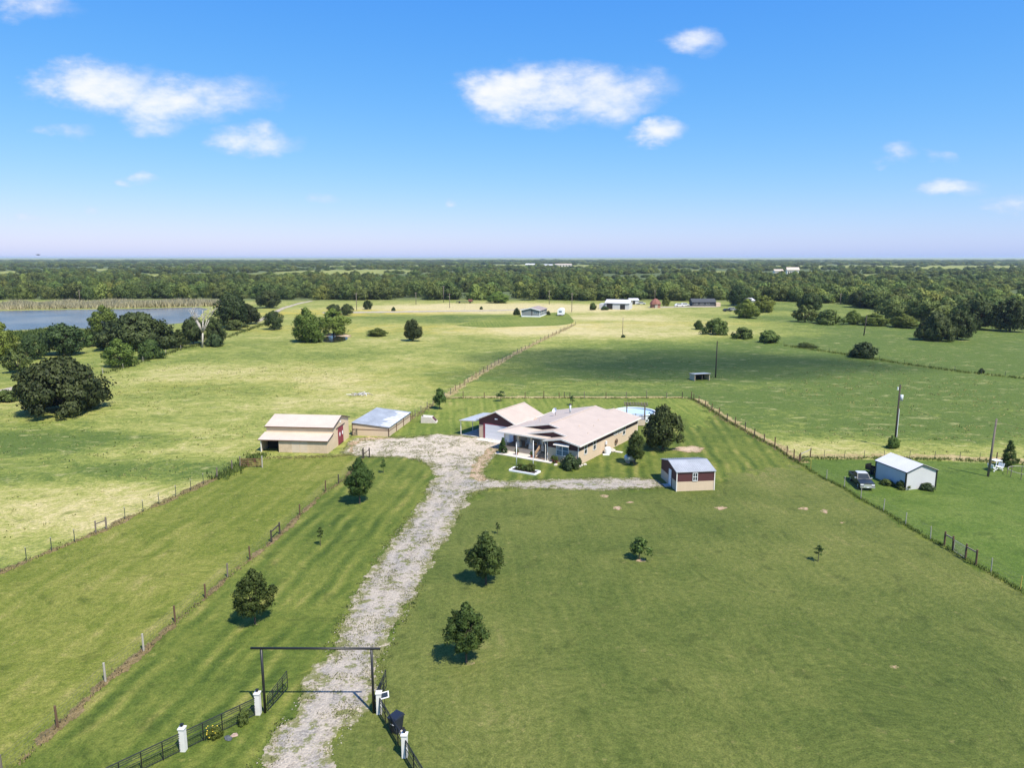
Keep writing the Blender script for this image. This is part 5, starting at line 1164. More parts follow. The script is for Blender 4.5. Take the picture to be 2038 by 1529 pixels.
# tan panel at the carport edge
# ---- big barn
BA = math.radians(5.5); bo = (-25.65, 97.73)
barn = thing('barn', 'tan metal barn with open-fronted lean-to and maroon double doors', 'barn', bo, -BA)
W_, D_ = 9.75, 9.2; y1 = 2.2; ez, rz_ = 3.2, 4.17; ym = (y1+D_)/2
MB().box(-W_, 0, y1, D_, 0, ez-.02).build('wall', 'barn_wall_x', barn)
MB().prism([(y1, ez-.02), (ym, rz_-.06), (D_, ez-.02)], 'x', -W_, -.0).build('gable', 'barn_wall', barn)
for (ya, za, yb, zb) in ((y1-.2, ez-.055, ym, rz_), (D_+.2, ez-.055, ym, rz_)):
    MB().slab([(-W_-.2, ya, za+.05), (.2, ya, za+.05), (.2, yb, zb+.05), (-W_-.2, yb, zb+.05)], .07).build('roof', 'tan_roof', barn)
    MB().bar((.215, ya, za), (.215, yb, zb), .04, .14).build('rake_trim', 'dark_trim', barn)
MB().bar((-W_-.2, y1-.215, ez-.06), (.2, y1-.215, ez-.06), .04, .14).build('eave_trim', 'wood_brown', barn)
MB().slab([(-W_-.25, -.25, 1.82), (.12, -.25, 1.82), (.12, y1, 2.36), (-W_-.25, y1, 2.36)], .06).build('lean_to_roof', 'tan_roof', barn)
MB().bar((-W_-.25, -.26, 1.76), (.12, -.26, 1.76), .04, .12).build('eave_trim', 'wood_brown', barn)
MB().prism([(0, 0), (y1, 0), (y1, 2.28), (0, 1.77)], 'x', -.08, 0).build('side_wall', 'barn_wall', barn)
MB().prism([(.02, 0), (y1, 0), (y1, 2.28), (.02, 1.77)], 'x', -W_, -W_+.06).build('side_wall', 'barn_wall', barn)
MB().bar((.13, -.22, 1.80), (.13, y1, 2.34), .04, .12).build('rake_trim', 'dark_trim', barn)
for (xa, xb, mt) in ((-6.95, -5.25, 'plank_tan'), (-5.2, -4.02, 'wood_pale'), (-3.98, -2.9, 'wood_pale'), (-2.85, -.08, 'plank_tan')):
    nb = 6
    for k in range(nb): MB().box(xa, xb, -.05 + .006*(k % 2), .03, .02 + k*.285, .02 + k*.285 + .27).build('plank', 'plank_tan' if mt == 'plank_tan' else 'tan_trim', barn)
for x in (-W_+.1, -7.0, -5.225, -4.0, -2.875): MB().box(x-.06, x+.06, -.06, .06, 0, 1.74).build('post', 'trim_white' if x < -9 else 'plank_tan', barn)
MB().box(-W_+.08, -.1, y1-.06, y1-.01, 0, 2.2).build('lean_to_shade', 'interior_shade', barn)  # dark sheet over the tan wall, painting the shade under the lean-to
MB().box(-6.98, -6.9, .06, y1-.07, 0, 1.9).build('partition', 'interior_shade', barn)  # partition coloured near-black, with the shade put into its colour
for k, (ya, yb) in enumerate(((4.35, 5.42), (5.46, 6.53))):
    dd = MB().box(.004, .06, ya, yb, .03, 2.62).build('barn_door', 'maroon_door', barn)
    m = MB(); yc = (ya+yb)/2 + (.18 if k else .12); m.prism([(yc+.22*math.cos(6.2832*i/16), 1.55+.3*math.sin(6.2832*i/16)) for i in range(16)], 'x', .061, .075); m.build('emblem', 'white_paint', dd)
    MB().box(.061, .072, ya+.03, yb-.03, .06, .16).build('rail', 'maroon_wall', dd)
MB().box(.01, .09, 3.6, 7.3, 2.63, 2.72).build('door_track', 'dark_trim', barn)
MB().box(0, .12, 5.3, 5.5, 3.2, 3.5).build('lamp', 'white_metal', barn)
# ---- stable
SA = math.radians(9.2); so = (-24.45, 108.1)
st = thing('stable', 'low tan stable with patched grey metal roof beside the barn', 'stable', so, -SA)
w_, d_ = 5.75, 11.1
MB().prism([(0, 0), (w_, 0), (w_, 1.42), (0, 1.98)], 'y', 0, d_).build('wall', 'tan_wall', st)
MB().slab([(-.12, -.15, 2.07), (w_+.15, -.15, 1.5), (w_+.15, d_+.15, 1.5), (-.12, d_+.15, 2.07)], .07).build('roof', 'galv_roof_rust', st)
zs = lambda x: 2.07 - .095*(x+.12)
rr = random.Random(4)
for k in range(9):
    y = .6 + k*1.12; x0_ = w_ - rr.uniform(1.3, 2.4); ln = .5 + rr.random()*.35
    m = MB(); m.add([(x0_, y, zs(x0_)+.012), (w_+.1, y-.1, zs(w_+.1)+.012), (w_+.1, y+ln, zs(w_+.1)+.012), (x0_+.3, y+ln*.9, zs(x0_+.3)+.012)], [(0,1,2,3)]); m.build('roof_patch', 'white_metal', st)
MB().box(-.02, w_+.03, -.04, -.005, .98, 1.06).build('rail', 'wood_brown', st); MB().box(w_+.005, w_+.04, 0, d_, .85, .93).build('rail', 'wood_brown', st)
m = MB(); m.bar((-.05, -.03, 1.94), (w_+.05, -.03, 1.37), .06, .09); m.build('eave_trim', 'dark_trim', st)
for (x, y) in ((-.03, -.03), (w_+.03, -.03), (w_+.03, d_*.33), (w_+.03, d_*.66), (w_+.03, d_)): MB().box(x-.05, x+.05, y-.05, y+.05, 0, 1.4 if x > 1 else 1.94).build('post', 'wood_brown', st)
# feed trough fence between the barn and stable
p, q = G(697, 872), G(703, 866); o = thing('pen_gate', 'dark pen gate in the gap between barn and stable', 'gate', (p[0]+.05, p[1]+.3), 1.0)
for k in range(4): MB().tube((0, 0, .3+k*.25), (1.3, 0, .3+k*.25), .03).build('bar', 'black_metal', o)
for x in (0, 1.3): MB().tube((x, 0, 0), (x, 0, 1.15), .035).build('upright', 'black_metal', o)
# storm shelter
o = thing('storm_shelter', 'pale concrete storm shelter with sloping hatch on the back lawn', 'storm shelter', G(854, 841), -.10)
MB().prism([(-1.25, 0), (1.35, 0), (1.25, .25), (.55, 1.0), (-1.15, 1.1)], 'y', -.75, .75).build('shell', 'stone_pale', o)
m = MB(); m.add([(.62,-.5,.98),(1.22,-.5,.335),(1.22,.5,.335),(.62,.5,.98)], [(0,1,2,3)]); mm = MB(); mm.slab([(.64,-.5,1.0),(1.22,-.5,.37),(1.22,.5,.37),(.64,.5,1.0)], .06); h_ = mm.build('hatch', 'maroon_wall', o); MB().tube((.9, -.08, .75), (.9, .08, .75), .02).build('handle', 'chrome', h_)
MB().tube((-.95, -.4, 1.05), (-.95, -.4, 1.28), .09, n=8).build('vent', 'black_metal', o)
# debris pile
o = thing('debris_pile', 'heap of pale dead branches and boards in the pasture behind the barn', 'debris pile', G(720, 787))
for k in range(34):
    a = R.uniform(0, 6.28); r_ = R.uniform(0, 1.7); c = Vector((math.cos(a)*r_*1.5, math.sin(a)*r_*.8, .12+.45*R.random()*max(0, 1-r_/2))); d = Vector((R.uniform(-1, 1), R.uniform(-1, 1), R.uniform(-.25, .25))).normalized()*R.uniform(.5, 1.2)
    if (c-d).z < .05: d.z = 0
    if (c+d).z < .05: d.z = 0
    MB().tube(c-d, c+d, R.uniform(.03, .09), .03, 5).build('branch', R.choice(['dead_bark', 'debris', 'white_metal', 'wood_pale']), o)
# ---- red and tan workshop
ro = G(1346, 979); ra = math.atan2(G(1421, 976)[1]-ro[1], G(1421, 976)[0]-ro[0])
ws = thing('workshop_shed', 'maroon over tan garden shed with ribbed grey metal roof', 'shed', ro, ra)
w_, d_, e_, r_ = 4.58, 5.6, 2.36, 2.98
MB().box(0, w_, 0, d_, 0, 1.18).build('wall', 'tan_wall', ws); MB().box(-.006, w_+.006, -.006, d_, 1.18, e_-.01).build('upper_wall', 'maroon_wall', ws)
MB().prism([(0, e_-.01), (d_/2, r_-.08), (d_, e_-.01)], 'x', -.006, w_+.006).build('gable', 'maroon_wall', ws)
sl = (r_-e_)/(d_/2)
for (ya, yb) in ((-.14, d_/2), (d_+.14, d_/2)):
    rf = MB().slab([(-.14, ya, e_-.14*sl+.05), (w_+.14, ya, e_-.14*sl+.05), (w_+.14, yb, r_+.05), (-.14, yb, r_+.05)], .05).build('roof', 'galv_roof', ws)
    m = MB()
    for k in range(20): x = -.1 + k*(w_+.2)/19; m.bar((x, ya, e_-.14*sl+.065), (x, yb, r_+.065), .04, .03)
    m.build('roof_ribs', 'galv_roof', rf)
for x in (.0, w_): MB().box(x-.05, x+.05, -.05, .05, 0, e_-.06).build('corner_trim', 'trim_white', ws)
window(ws, '-y', 2.2, 1.72, .5, .86, -.006, 'white_paint', 'glass_dark', (2, 2))
dd = MB().box(-.06, -.008, 1.75, 2.65, .05, 2.05).build('door', 'white_paint', ws); MB().tube((-.1, 1.88, 1.0), (-.06, 1.88, 1.0), .04).build('handle', 'chrome', dd)
MB().box(-.05, -.008, 1.62, 1.745, .05, 2.12).box(-.05, -.008, 2.655, 2.78, .05, 2.12).build('door_trim', 'dark_trim', ws)
MB().box(-.8, -.02, 1.7, 2.7, -.05, .14).build('step', 'concrete_grey', ws)
# ---- loafing shed
o = thing('loafing_shed', 'small open-fronted tan animal shelter beside the black pole', 'animal shelter', G(1409, 757), .28)
w_, d_ = 3.5, 2.4
MB().slab([(-3.45, -.2, 1.55), (.55, -.2, 1.55), (.55, 2.4, 1.35), (-3.45, 2.4, 1.35)], .09).build('roof', 'galv_roof', o)
MB().box(.3, .42, 0, 2.3, 0, 1.36).build('side_wall', 'tan_wall', o); MB().box(-3.3, -3.2, 0, 2.3, 0, 1.36).build('side_wall', 'tan_wall', o); MB().box(-3.2, .3, 2.2, 2.3, 0, 1.3).build('back_wall', 'interior_shade', o)  # back wall coloured near-black to paint the shade under the roof
MB().box(-1.5, -1.42, .03, .1, 0, 1.42).build('post', 'wood_grey', o)
# ---- swimming pool with deck and pergola
pc = G(1264, 819, 1.25); R0 = 3.45
pool = thing('swimming_pool', 'round above-ground pool with white rim behind the house', 'pool', pc, -HA)
nn = 40; m = MB(); m.lathe([(R0, 0), (R0, 1.22)], nn, cap=False); m.lathe([(R0-.05, 1.22), (R0-.05, .0)], nn, cap=False); m.build('pool_wall', 'pool_wall', pool, smooth=True)
m = MB(); m.lathe([(R0-.12, 1.22), (R0-.12, 1.28), (R0+.12, 1.28), (R0+.12, 1.22), (R0-.12, 1.22)], nn, cap=False); m.build('rim', 'white_paint', pool)
m = MB(); m.add([(math.cos(6.2832*i/nn)*(R0-.06), math.sin(6.2832*i/nn)*(R0-.06), 1.0) for i in range(nn)], [tuple(range(nn))]); m.build('water', 'pool_water', pool)
for k in range(18): a = 6.2832*k/18; MB().box(-.04, .04, -.03, .03, 0, 1.22).build('upright', 'white_metal', pool, None, (math.cos(a)*(R0+.03), math.sin(a)*(R0+.03)), a)
dk = thing('pool_deck', 'raised grey wooden deck in front of the pool', 'deck', pc, -.15)
for k in range(11): MB().box(-1.7 + k*.3, -1.7+k*.3+.285, -5.6, -3.6, 1.08, 1.14).build('board', 'deck_grey', dk)
for (x, y) in ((-1.6, -5.5), (0, -5.5), (1.5, -5.5)): MB().tube((x, y, 0), (x, y, 2.05), .06).build('post', 'wood_grey', dk)
MB().bar((-1.6, -5.5, 1.9), (1.5, -5.5, 1.9), .06, .08).build('rail', 'wood_grey', dk)
MB().box(-1.65, 1.55, -5.58, -5.54, .1, 1.05).build('skirt', 'tan_trim', dk)
pg = thing('pergola', 'weathered brown wooden pergola over the pool deck', 'pergola', pc, -.15)
for (x, y) in ((-1.45, -3.75), (1.45, -3.75), (-1.45, -5.3), (1.45, -5.3)): MB().box(x-.08, x+.08, y-.08, y+.08, 0, 3.3).build('post', 'wood_grey', pg)
for y in (-3.75, -5.3): MB().bar((-1.9, y, 3.38), (1.9, y, 3.38), .08, .18).build('beam', 'wood_grey', pg)
for k in range(9): MB().bar((-1.8+k*.45, -5.7, 3.54), (-1.8+k*.45, -3.3, 3.54), .06, .14).build('rafter', 'wood_grey', pg)
for (x, y) in ((-1.45, -3.75), (1.45, -3.75)): MB().bar((x, y, 2.8), (x+(.5 if x < 0 else -.5), y, 3.3), .07, .07).build('brace', 'wood_grey', pg)
# ------------------------------------------------------------------ neighbour's shed, pickup, furniture
A_, B_, C_ = G(1801, 976), G(1861, 971), G(1747, 951)
wa = math.atan2(B_[1]-A_[1], B_[0]-A_[0]); sh = thing('metal_shed', 'white metal shed with black corner trim beside the pickup', 'shed', A_, wa)
w_ = math.hypot(B_[0]-A_[0], B_[1]-A_[1]); d_ = 5.0; e_, r_ = 2.2, 3.0
MB().box(0, w_, 0, d_, 0, e_-.01).build('wall', 'white_siding_y', sh); MB().prism([(0, e_-.01), (w_/2, r_-.07), (w_, e_-.01)], 'y', -.006, d_).build('gable', 'white_siding', sh)
sl = (r_-e_)/(w_/2)
for (xa, xb) in ((-.12, w_/2), (w_+.12, w_/2)):
    MB().slab([(xa, -.15, e_-.12*sl+.06), (xa, d_+.15, e_-.12*sl+.06), (xb, d_+.15, r_+.06), (xb, -.15, r_+.06)], .06).build('roof', 'white_roof', sh)
    MB().bar((xa, -.16, e_-.12*sl-.02), (xb, -.16, r_-.02), .03, .08).build('rake_trim', 'black_metal', sh)
for (x, y) in ((0, 0), (w_, 0), (0, d_)): MB().box(x-.07, x+.07, y-.07, y+.07, 0, e_-.06).build('corner_trim', 'black_metal', sh)
MB().bar((-.03, 0, e_-.10), (-.03, d_, e_-.10), .04, .1).build('eave_trim', 'black_metal', sh)
# dark trailer bed poking out behind the pickup
o = thing('utility_trailer', 'small dark trailer between the pickup and the white shed', 'trailer', G(1741, 944), -1.1)
MB().box(-1.0, 1.0, -.55, .55, .45, .52).build('bed', 'black_metal', o); MB().box(-1.0, 1.0, -.55, -.50, .52, .85).build('side', 'black_metal', o); MB().box(-1.0, 1.0, .50, .55, .52, .85).build('side', 'black_metal', o); MB().box(-1.02, -.97, -.55, .55, .52, 1.15).build('ramp', 'black_metal', o)
for y in (-.62, .62): MB().tube((0, y-.08, .3), (0, y+.08, .3), .3, n=14).build('wheel', 'tyre', o)
# pickup truck, nose along +x
tc_ = (42.0, 83.7); hd = math.atan2(-1, -.16)
tk = thing('pickup_truck', 'dark four-door pickup with silver roof and chrome bumper', 'pickup', tc_, hd); tk.scale = (.88, .88, .88)
Lh, Wh = 2.75, .92
def side(pts, y0, y1, m): m.prism(pts, 'y', y0, y1)
m = MB()
arch = lambda xc, r: [(xc + r*math.cos(math.pi*(1-k/8)), .42 + r*math.sin(math.pi*(1-k/8))) for k in range(9)]
low = [(-2.72, .48)] + [(-2.2, .45)] + arch(-1.68, .44) + [(-1.1, .42), (1.05, .42)] + arch(1.62, .44) + [(2.2, .45), (2.68, .5), (2.72, .75), (2.66, .98), (1.1, 1.10), (.95, 1.12), (-.85, 1.14), (-2.72, 1.12)]
for s_ in (-1, 1): side(low, s_*(Wh-.06), s_*Wh, m)
m.box(-2.6, 2.6, -Wh+.07, Wh-.07, .55, .72)                     # floor pan
m.box(.95, 2.62, -Wh+.07, Wh-.07, .72, .98)
m.add([(1.0, -Wh, 1.10), (2.5, -Wh+.05, .99), (2.68, -Wh+.12, .93), (2.68, Wh-.12, .93), (2.5, Wh-.05, .99), (1.0, Wh, 1.10), (1.0, 0, 1.15), (2.45, 0, 1.05)], [(0,1,7,6),(6,7,4,5),(1,2,3,4,7)])
m.box(-2.72, -2.64, -Wh+.06, Wh-.06, .55, 1.12)                  # tailgate
m.box(-.88, -.78, -Wh+.06, Wh-.06, .72, 1.13)
m.build('body', 'truck_paint', tk)
m = MB(); zc, zt = 1.12, 1.74
cab = [(-.88, -.88, zc), (1.05, -.88, zc), (1.05, .88, zc), (-.88, .88, zc), (-.68, -.68, zt), (.38, -.68, zt), (.38, .68, zt), (-.68, .68, zt)]
m.add(cab, [(0,1,5,4),(1,2,6,5),(2,3,7,6),(3,0,4,7)]); m.build('cab', 'truck_paint', tk)
m = MB(); m.add([(-.70, -.69, zt), (.40, -.69, zt), (.40, .69, zt), (-.70, .69, zt), (-.60, -.58, zt+.06), (.28, -.58, zt+.06), (.28, .58, zt+.06), (-.60, .58, zt+.06)], [(0,1,5,4),(1,2,6,5),(2,3,7,6),(3,0,4,7),(4,5,6,7)]); m.build('cab_roof', 'truck_silver', tk)
def onq(q, u0, u1, v0, v1, d):
    a, b, c, e = [Vector(p) for p in q]; n_ = (b-a).cross(e-a).normalized()*d
    f = lambda u, v: (a.lerp(b, u)).lerp(e.lerp(c, u), v) + n_
    return [f(u0, v0), f(u1, v0), f(u1, v1), f(u0, v1)]
def pane(q, u0, u1, v0, v1, nm='window', mt='glass_dark'):
    m = MB(); m.add(onq(q, u0, u1, v0, v1, .012) , [(0,1,2,3)]); m.build(nm, mt, tk)
qs = [[cab[0], cab[1], cab[5], cab[4]], [cab[1], cab[2], cab[6], cab[5]], [cab[2], cab[3], cab[7], cab[6]], [cab[3], cab[0], cab[4], cab[7]]]
pane(qs[1], .07, .93, .06, .93, 'windscreen', 'glass_dark'); pane(qs[3], .1, .9, .15, .9, 'rear_window')
for q in (qs[0],): pane(q, .10, .44, .10, .90); pane(q, .50, .86, .10, .90)
for q in (qs[2],): pane(q, .14, .50, .10, .90); pane(q, .56, .90, .10, .90)
MB().box(-2.6, -.9, -Wh+.10, Wh-.10, .73, .76).build('bed_liner', 'black_metal', tk)
MB().box(2.69, 2.74, -.48, .48, .62, .90).build('grille', 'chrome', tk)
for s_ in (-1, 1):
    MB().box(2.64, 2.72, s_*.70-.20, s_*.70+.20, .72, .90).build('headlight', 'lamp_glass', tk)
    MB().box(.72, .86, s_*1.02-.11, s_*1.02+.11, 1.12, 1.30).build('mirror', 'chrome', tk)
    for xc in (-1.68, 1.62):
        w = MB().tube((xc, s_*(Wh-.24), .37), (xc, s_*(Wh-.01), .37), .37, n=18).build('wheel', 'tyre', tk); MB().tube((xc, s_*(Wh-.012), .37), (xc, s_*(Wh+.006), .37), .21, n=12).build('rim', 'chrome', w)
MB().box(2.70, 2.86, -.92, .92, .42, .60).build('front_bumper', 'chrome', tk); MB().box(-2.88, -2.73, -.9, .9, .45, .62).build('rear_bumper', 'chrome', tk)
MB().box(2.862, 2.872, -.16, .16, .45, .56).build('number_plate', 'white_paint', tk)
# white lawn glider under the wooden pole
o = thing('lawn_glider', 'white metal lawn glider with two facing seats under the tree', 'garden seat', G(1981, 937), .3)
for x in (-.9, .9):
    for y in (-.4, .4): MB().tube((x*.75, y, 0), (x*.45, y, 1.35), .035).build('leg', 'white_paint', o); MB().tube((x*.1, y, .4), (x*.95, y, .1), .03).build('strut', 'white_paint', o)
for s_ in (-1, 1): MB().box(s_*.62-.22, s_*.62+.22, -.42, .42, .42, .46).build('seat', 'white_paint', o); MB().bar((s_*.84, 0, .46), (s_*.98, 0, .95), .8, .05).build('backrest', 'white_paint', o)
MB().box(-.5, .5, -.45, .45, 1.35, 1.39).build('canopy', 'white_paint', o)
# low round pen at the right edge
o = thing('round_pen', 'low round pen with pale top rail at the right picture edge', 'pen', G(2045, 950))
m = MB(); n = 28
for k in range(n):
    a0, a1 = 6.2832*k/n, 6.2832*(k+1)/n; m.tube((2.1*math.cos(a0), 2.1*math.sin(a0), .8), (2.1*math.cos(a1), 2.1*math.sin(a1), .8), .035, n=6)
m.build('top_rail', 'wood_pale', o)
for k in range(10): a = 6.2832*k/10; MB().tube((2.1*math.cos(a), 2.1*math.sin(a), -.1), (2.1*math.cos(a), 2.1*math.sin(a), .85), .04).build('post', 'wood_grey', o)

# ------------------------------------------------------------------ far buildings
def simple_house(name, label, cat, px, py, w, d, e, r, rz, wall, roof, ridge='x', wins=(), over=.4):
    o = thing(name, label, cat, G(px, py), rz)
    MB().box(-w/2, w/2, 0, d, 0, e-.02).build('wall', wall, o)
    if ridge == 'x':
        sl = (r-e)/(d/2); MB().prism([(0, e-.02), (d/2, r-.1), (d, e-.02)], 'x', -w/2, w/2).build('gable', wall, o)
        for ya, yb in ((-over, d/2), (d+over, d/2)): MB().slab([(-w/2-over, ya, e-over*sl+.08), (w/2+over, ya, e-over*sl+.08), (w/2+over, yb, r+.08), (-w/2-over, yb, r+.08)], .12).build('roof', roof, o)
    else:
        sl = (r-e)/(w/2); MB().prism([(-w/2, e-.02), (0, r-.1), (w/2, e-.02)], 'y', 0, d).build('gable', wall, o)
        for xa, xb in ((-w/2-over, 0), (w/2+over, 0)): MB().slab([(xa, -over, e-over*sl+.08), (xa, d+over, e-over*sl+.08), (xb, d+over, r+.08), (xb, -over, r+.08)], .12).build('roof', roof, o)
    return o
o = simple_house('mobile_home', 'grey far house with white skirting and shingled roof', 'house', 1056, 631, 8.6, 16, 3.0, 4.1, -.25, 'grey_siding', 'shingle', 'y')
MB().box(-4.33, 4.33, -.03, -.005, 0, .55).build('skirting', 'white_paint', o); MB().box(4.305, 4.33, 0, 16, 0, .55).build('skirting', 'white_paint', o)
for s_ in (-1, 1): MB().bar((s_*4.7, -.42, 2.98), (0, -.42, 4.12), .08, .34).build('fascia', 'white_paint', o)
for x in (-4.25, 4.25): MB().box(x-.12, x+.12, -.06, -.005, .5, 2.9).build('corner_trim', 'white_paint', o)
MB().box(.4, .75, -.05, -.005, .55, 3.6).build('downpipe', 'dark_trim', o)
window(o, '-y', 2.4, 2.0, 1.6, .8, -.0, 'white_paint', 'glass_blue', (2, 1)); window(o, '+x', 4, 1.9, 1.2, 1.2, 4.3, 'white_paint', 'glass_dark'); window(o, '+x', 9, 1.9, 1.2, 1.2, 4.3, 'white_paint', 'glass_dark')
o = thing('camper_trailer', 'white arched camper trailer standing right of the grey far house', 'trailer', G(1115, 629), -.2)
m = MB(); m.prism([(-1.35, .5), (1.35, .5), (1.35, 2.6)] + [(1.35*math.cos(math.pi*k/10), 2.6+.9*math.sin(math.pi*k/10)) for k in range(11)] + [(-1.35, 2.6)], 'y', 0, 6); m.build('shell', 'white_paint', o)
MB().box(-.5, .5, -.9, -.02, .45, .6).build('drawbar', 'dark_trim', o); MB().box(-.7, .7, -.03, -.005, 1.6, 2.4).build('window', 'glass_blue', o)
for s_ in (-1, 1): MB().tube((s_*1.25-.1, 3, .4), (s_*1.25+.1, 3, .4), .4, n=12).build('wheel', 'tyre', o)
o = simple_house('metal_barn', 'white metal barn with two dark open bays', 'barn', 1228, 616, 12.5, 9, 3.4, 4.9, -.35, 'white_siding', 'white_roof', 'x')
MB().box(-5.6, -2.4, -.05, -.005, 0, 2.9).build('bay_shade', 'interior_shade', o); MB().box(1.6, 4.2, -.05, -.005, 0, 2.6).build('bay_shade', 'interior_shade', o)  # dark panels on the closed wall, painting the shade of the open bays
MB().box(-9.8, -6.3, 1, 7, 0, 2.7).build('side_annex', 'white_siding', o)
o = thing('gazebo', 'round rusty red gazebo with conical roof', 'gazebo', G(1304, 612.5))
nn = 8; MB().lathe([(2.8, 0), (2.8, 2.1)], nn).build('wall', 'brick_red', o); MB().lathe([(3.3, 2.05), (2.4, 3.5), (1.1, 4.6), (.12, 5.0)], nn).build('roof', 'rust_red', o)
MB().box(-.7, .7, -2.86, -2.5, 0, 1.9).build('door', 'wood_pale', o)
o = simple_house('farmhouse', 'long low dark house with grey roof at the wood edge', 'house', 1401, 609.5, 13, 7, 2.4, 4.0, .02, 'dark_shingle', 'dark_shingle', 'x')
for x in (-4.5, -1.2, 2.2): window(o, '-y', x, 1.4, 1.3, .9, 0, 'white_paint', 'glass_dark', (2, 1))
MB().box(6.6, 9, -1, 3, 0, 1.9).build('annex', 'tan_wall', o)
def vehicle(name, label, cat, px, py, L, H_, rz, paint):
    o = thing(name, label, cat, G(px, py), rz)
    m = MB(); m.prism([(-L/2, .35), (L/2, .35), (L/2, .85), (L*.28, .95), (L*.16, H_), (-L*.32, H_), (-L*.46, .95), (-L/2, .85)], 'y', -.9, .9); m.build('body', paint, o)
    MB().prism([(L*.24, 1.0), (L*.15, H_-.08), (-L*.3, H_-.08), (-L*.4, 1.0)], 'y', -.915, .915).build('windows', 'glass_dark', o)
    for x in (-L*.3, L*.3):
        for y in (-.85, .85): MB().tube((x, y-.1, .34), (x, y+.1, .34), .34, n=12).build('wheel', 'tyre', o)
vehicle('parked_car', 'white car parked left of the long dark house', 'car', 1352, 610, 5.2, 1.6, .1, 'white_paint'); vehicle('parked_car', 'second white vehicle right behind the white parked car', 'car', 1363, 609, 5.0, 1.7, .15, 'white_metal'); vehicle('parked_car', 'pale pickup parked under the trees right of the dark house', 'car', 1458, 618.5, 5.2, 1.6, -.3, 'truck_silver'); vehicle('parked_car', 'dark car in the drive before the big dark oak', 'car', 1448, 620, 4.6, 1.4, .1, 'truck_paint')
o = simple_house('metal_shed', 'white shed half hidden behind trees right of the dark house', 'shed', 1485, 608, 10, 7, 2.8, 4.0, .2, 'white_siding', 'white_roof', 'x')
o = simple_house('storage_shed', 'tiny white shed behind the open metal barn', 'shed', 1262, 606, 5, 5, 2.5, 3.4, .1, 'white_siding', 'white_roof', 'x'); MB().box(-.9, .6, -.05, -.005, 0, 2.1).build('doorway_shade', 'interior_shade', o)  # dark panel on the wall, painting the shade within the door
vehicle('parked_car', 'pale vehicle right of the tiny white shed', 'car', 1276, 606, 5, 1.6, .1, 'truck_silver')
# dark flatbed trailer in the far field
o = thing('flatbed_trailer', 'dark flatbed trailer standing alone in the far field', 'trailer', G(925, 603.5), .0); MB().box(-5, 5, -1.2, 1.2, .8, 1.1).build('bed', 'black_metal', o); MB().box(2.2, 4.6, -1.1, 1.1, 1.1, 2.2).build('load', 'rust_red', o)
for x in (-3.2, 3.2):
    for y in (-1.2, 1.2): MB().tube((x, y-.15, .45), (x, y+.15, .45), .45, n=12).build('wheel', 'tyre', o)
# far ranch buildings in the wood
for (px, py, w, d, e, r, lab, wl_, rf_) in ((1055, 531, 26, 16, 6, 9, 'pale roofed building leftmost in the far ranch group', 'white_siding', 'white_roof'), (1092, 532, 22, 14, 6, 8, 'middle building of the far ranch group', 'tan_wall', 'white_roof'), (1122, 531.5, 46, 16, 7, 9, 'long pale arcade building of the far ranch group', 'trim_white', 'tan_roof'),
                                            (1578, 547, 17, 12, 8, 11.5, 'far house with wide pale roof among the right woods', 'trim_white', 'tan_roof'), (1550, 548, 12, 9, 7, 9, 'small pale far house left of the wide-roofed one', 'trim_white', 'tan_roof')):
    o = simple_house('far_house', lab, 'house', px, py, w, d, e, r, R.uniform(-.2, .2), wl_, rf_, 'x', over=1)
    for k in range(5): MB().box(-w*.42+k*w*.18, -w*.42+k*w*.18+w*.09, -.3, -.02, 0, e*.62).build('opening', 'interior_shade', o)  # dark panels on the solid wall, with the shade of openings painted in

# ------------------------------------------------------------------ grass, reeds, stones
def tufts(name, X, Y, h, w, mat, blades=5, seed=1, z=0., kind='stuff', spread=1.):
    """grass tufts: narrow triangular blades leaning outward"""
    rg = np.random.default_rng(seed); n = len(X); k = blades
    X = np.repeat(X, k) + rg.normal(0, .5*w*spread, n*k); Y = np.repeat(Y, k) + rg.normal(0, .5*w*spread, n*k); hh = np.repeat(h, k) * rg.uniform(.5, 1.15, n*k)
    a = rg.uniform(0, 6.2832, n*k); ln = rg.uniform(.1, .55, n*k) * hh; bw = w * rg.uniform(.10, .22, n*k) + .01
    dx, dy = np.cos(a), np.sin(a); b = rg.uniform(0, 6.2832, n*k); ex, ey = np.cos(b)*bw, np.sin(b)*bw
    z0 = np.full(n*k, z - .01)
    V = np.stack([np.stack([X-ex, Y-ey, z0], 1), np.stack([X+ex, Y+ey, z0], 1), np.stack([X+dx*ln, Y+dy*ln, z+hh], 1)], 1).reshape(-1, 3)
    base = np.repeat(rg.uniform(.2, .8, n), k); NN = np.stack([dx*.25, dy*.25, np.ones(n*k)], 1); NN /= np.linalg.norm(NN, axis=1, keepdims=True)
    me = np_mesh(name, V, np.arange(len(V)).reshape(-1, 3), mat, np.clip(base + rg.normal(0, .15, n*k), 0, 1), np.repeat(NN, 3, axis=0)); return struct(put(name, me), kind)
def along(P, n, width, seed):
    rg = np.random.default_rng(seed); P = np.array(P); seg = np.hypot(*(P[1:]-P[:-1]).T); cum = np.concatenate([[0], np.cumsum(seg)]); s = rg.uniform(0, cum[-1], n)
    i = np.clip(np.searchsorted(cum, s) - 1, 0, len(seg)-1); t_ = (s-cum[i])/seg[i]; q = P[i] + (P[i+1]-P[i])*t_[:, None]; d = (P[i+1]-P[i])/seg[i][:, None]
    o_ = rg.normal(0, width, n); return q[:, 0]-d[:, 1]*o_, q[:, 1]+d[:, 0]*o_
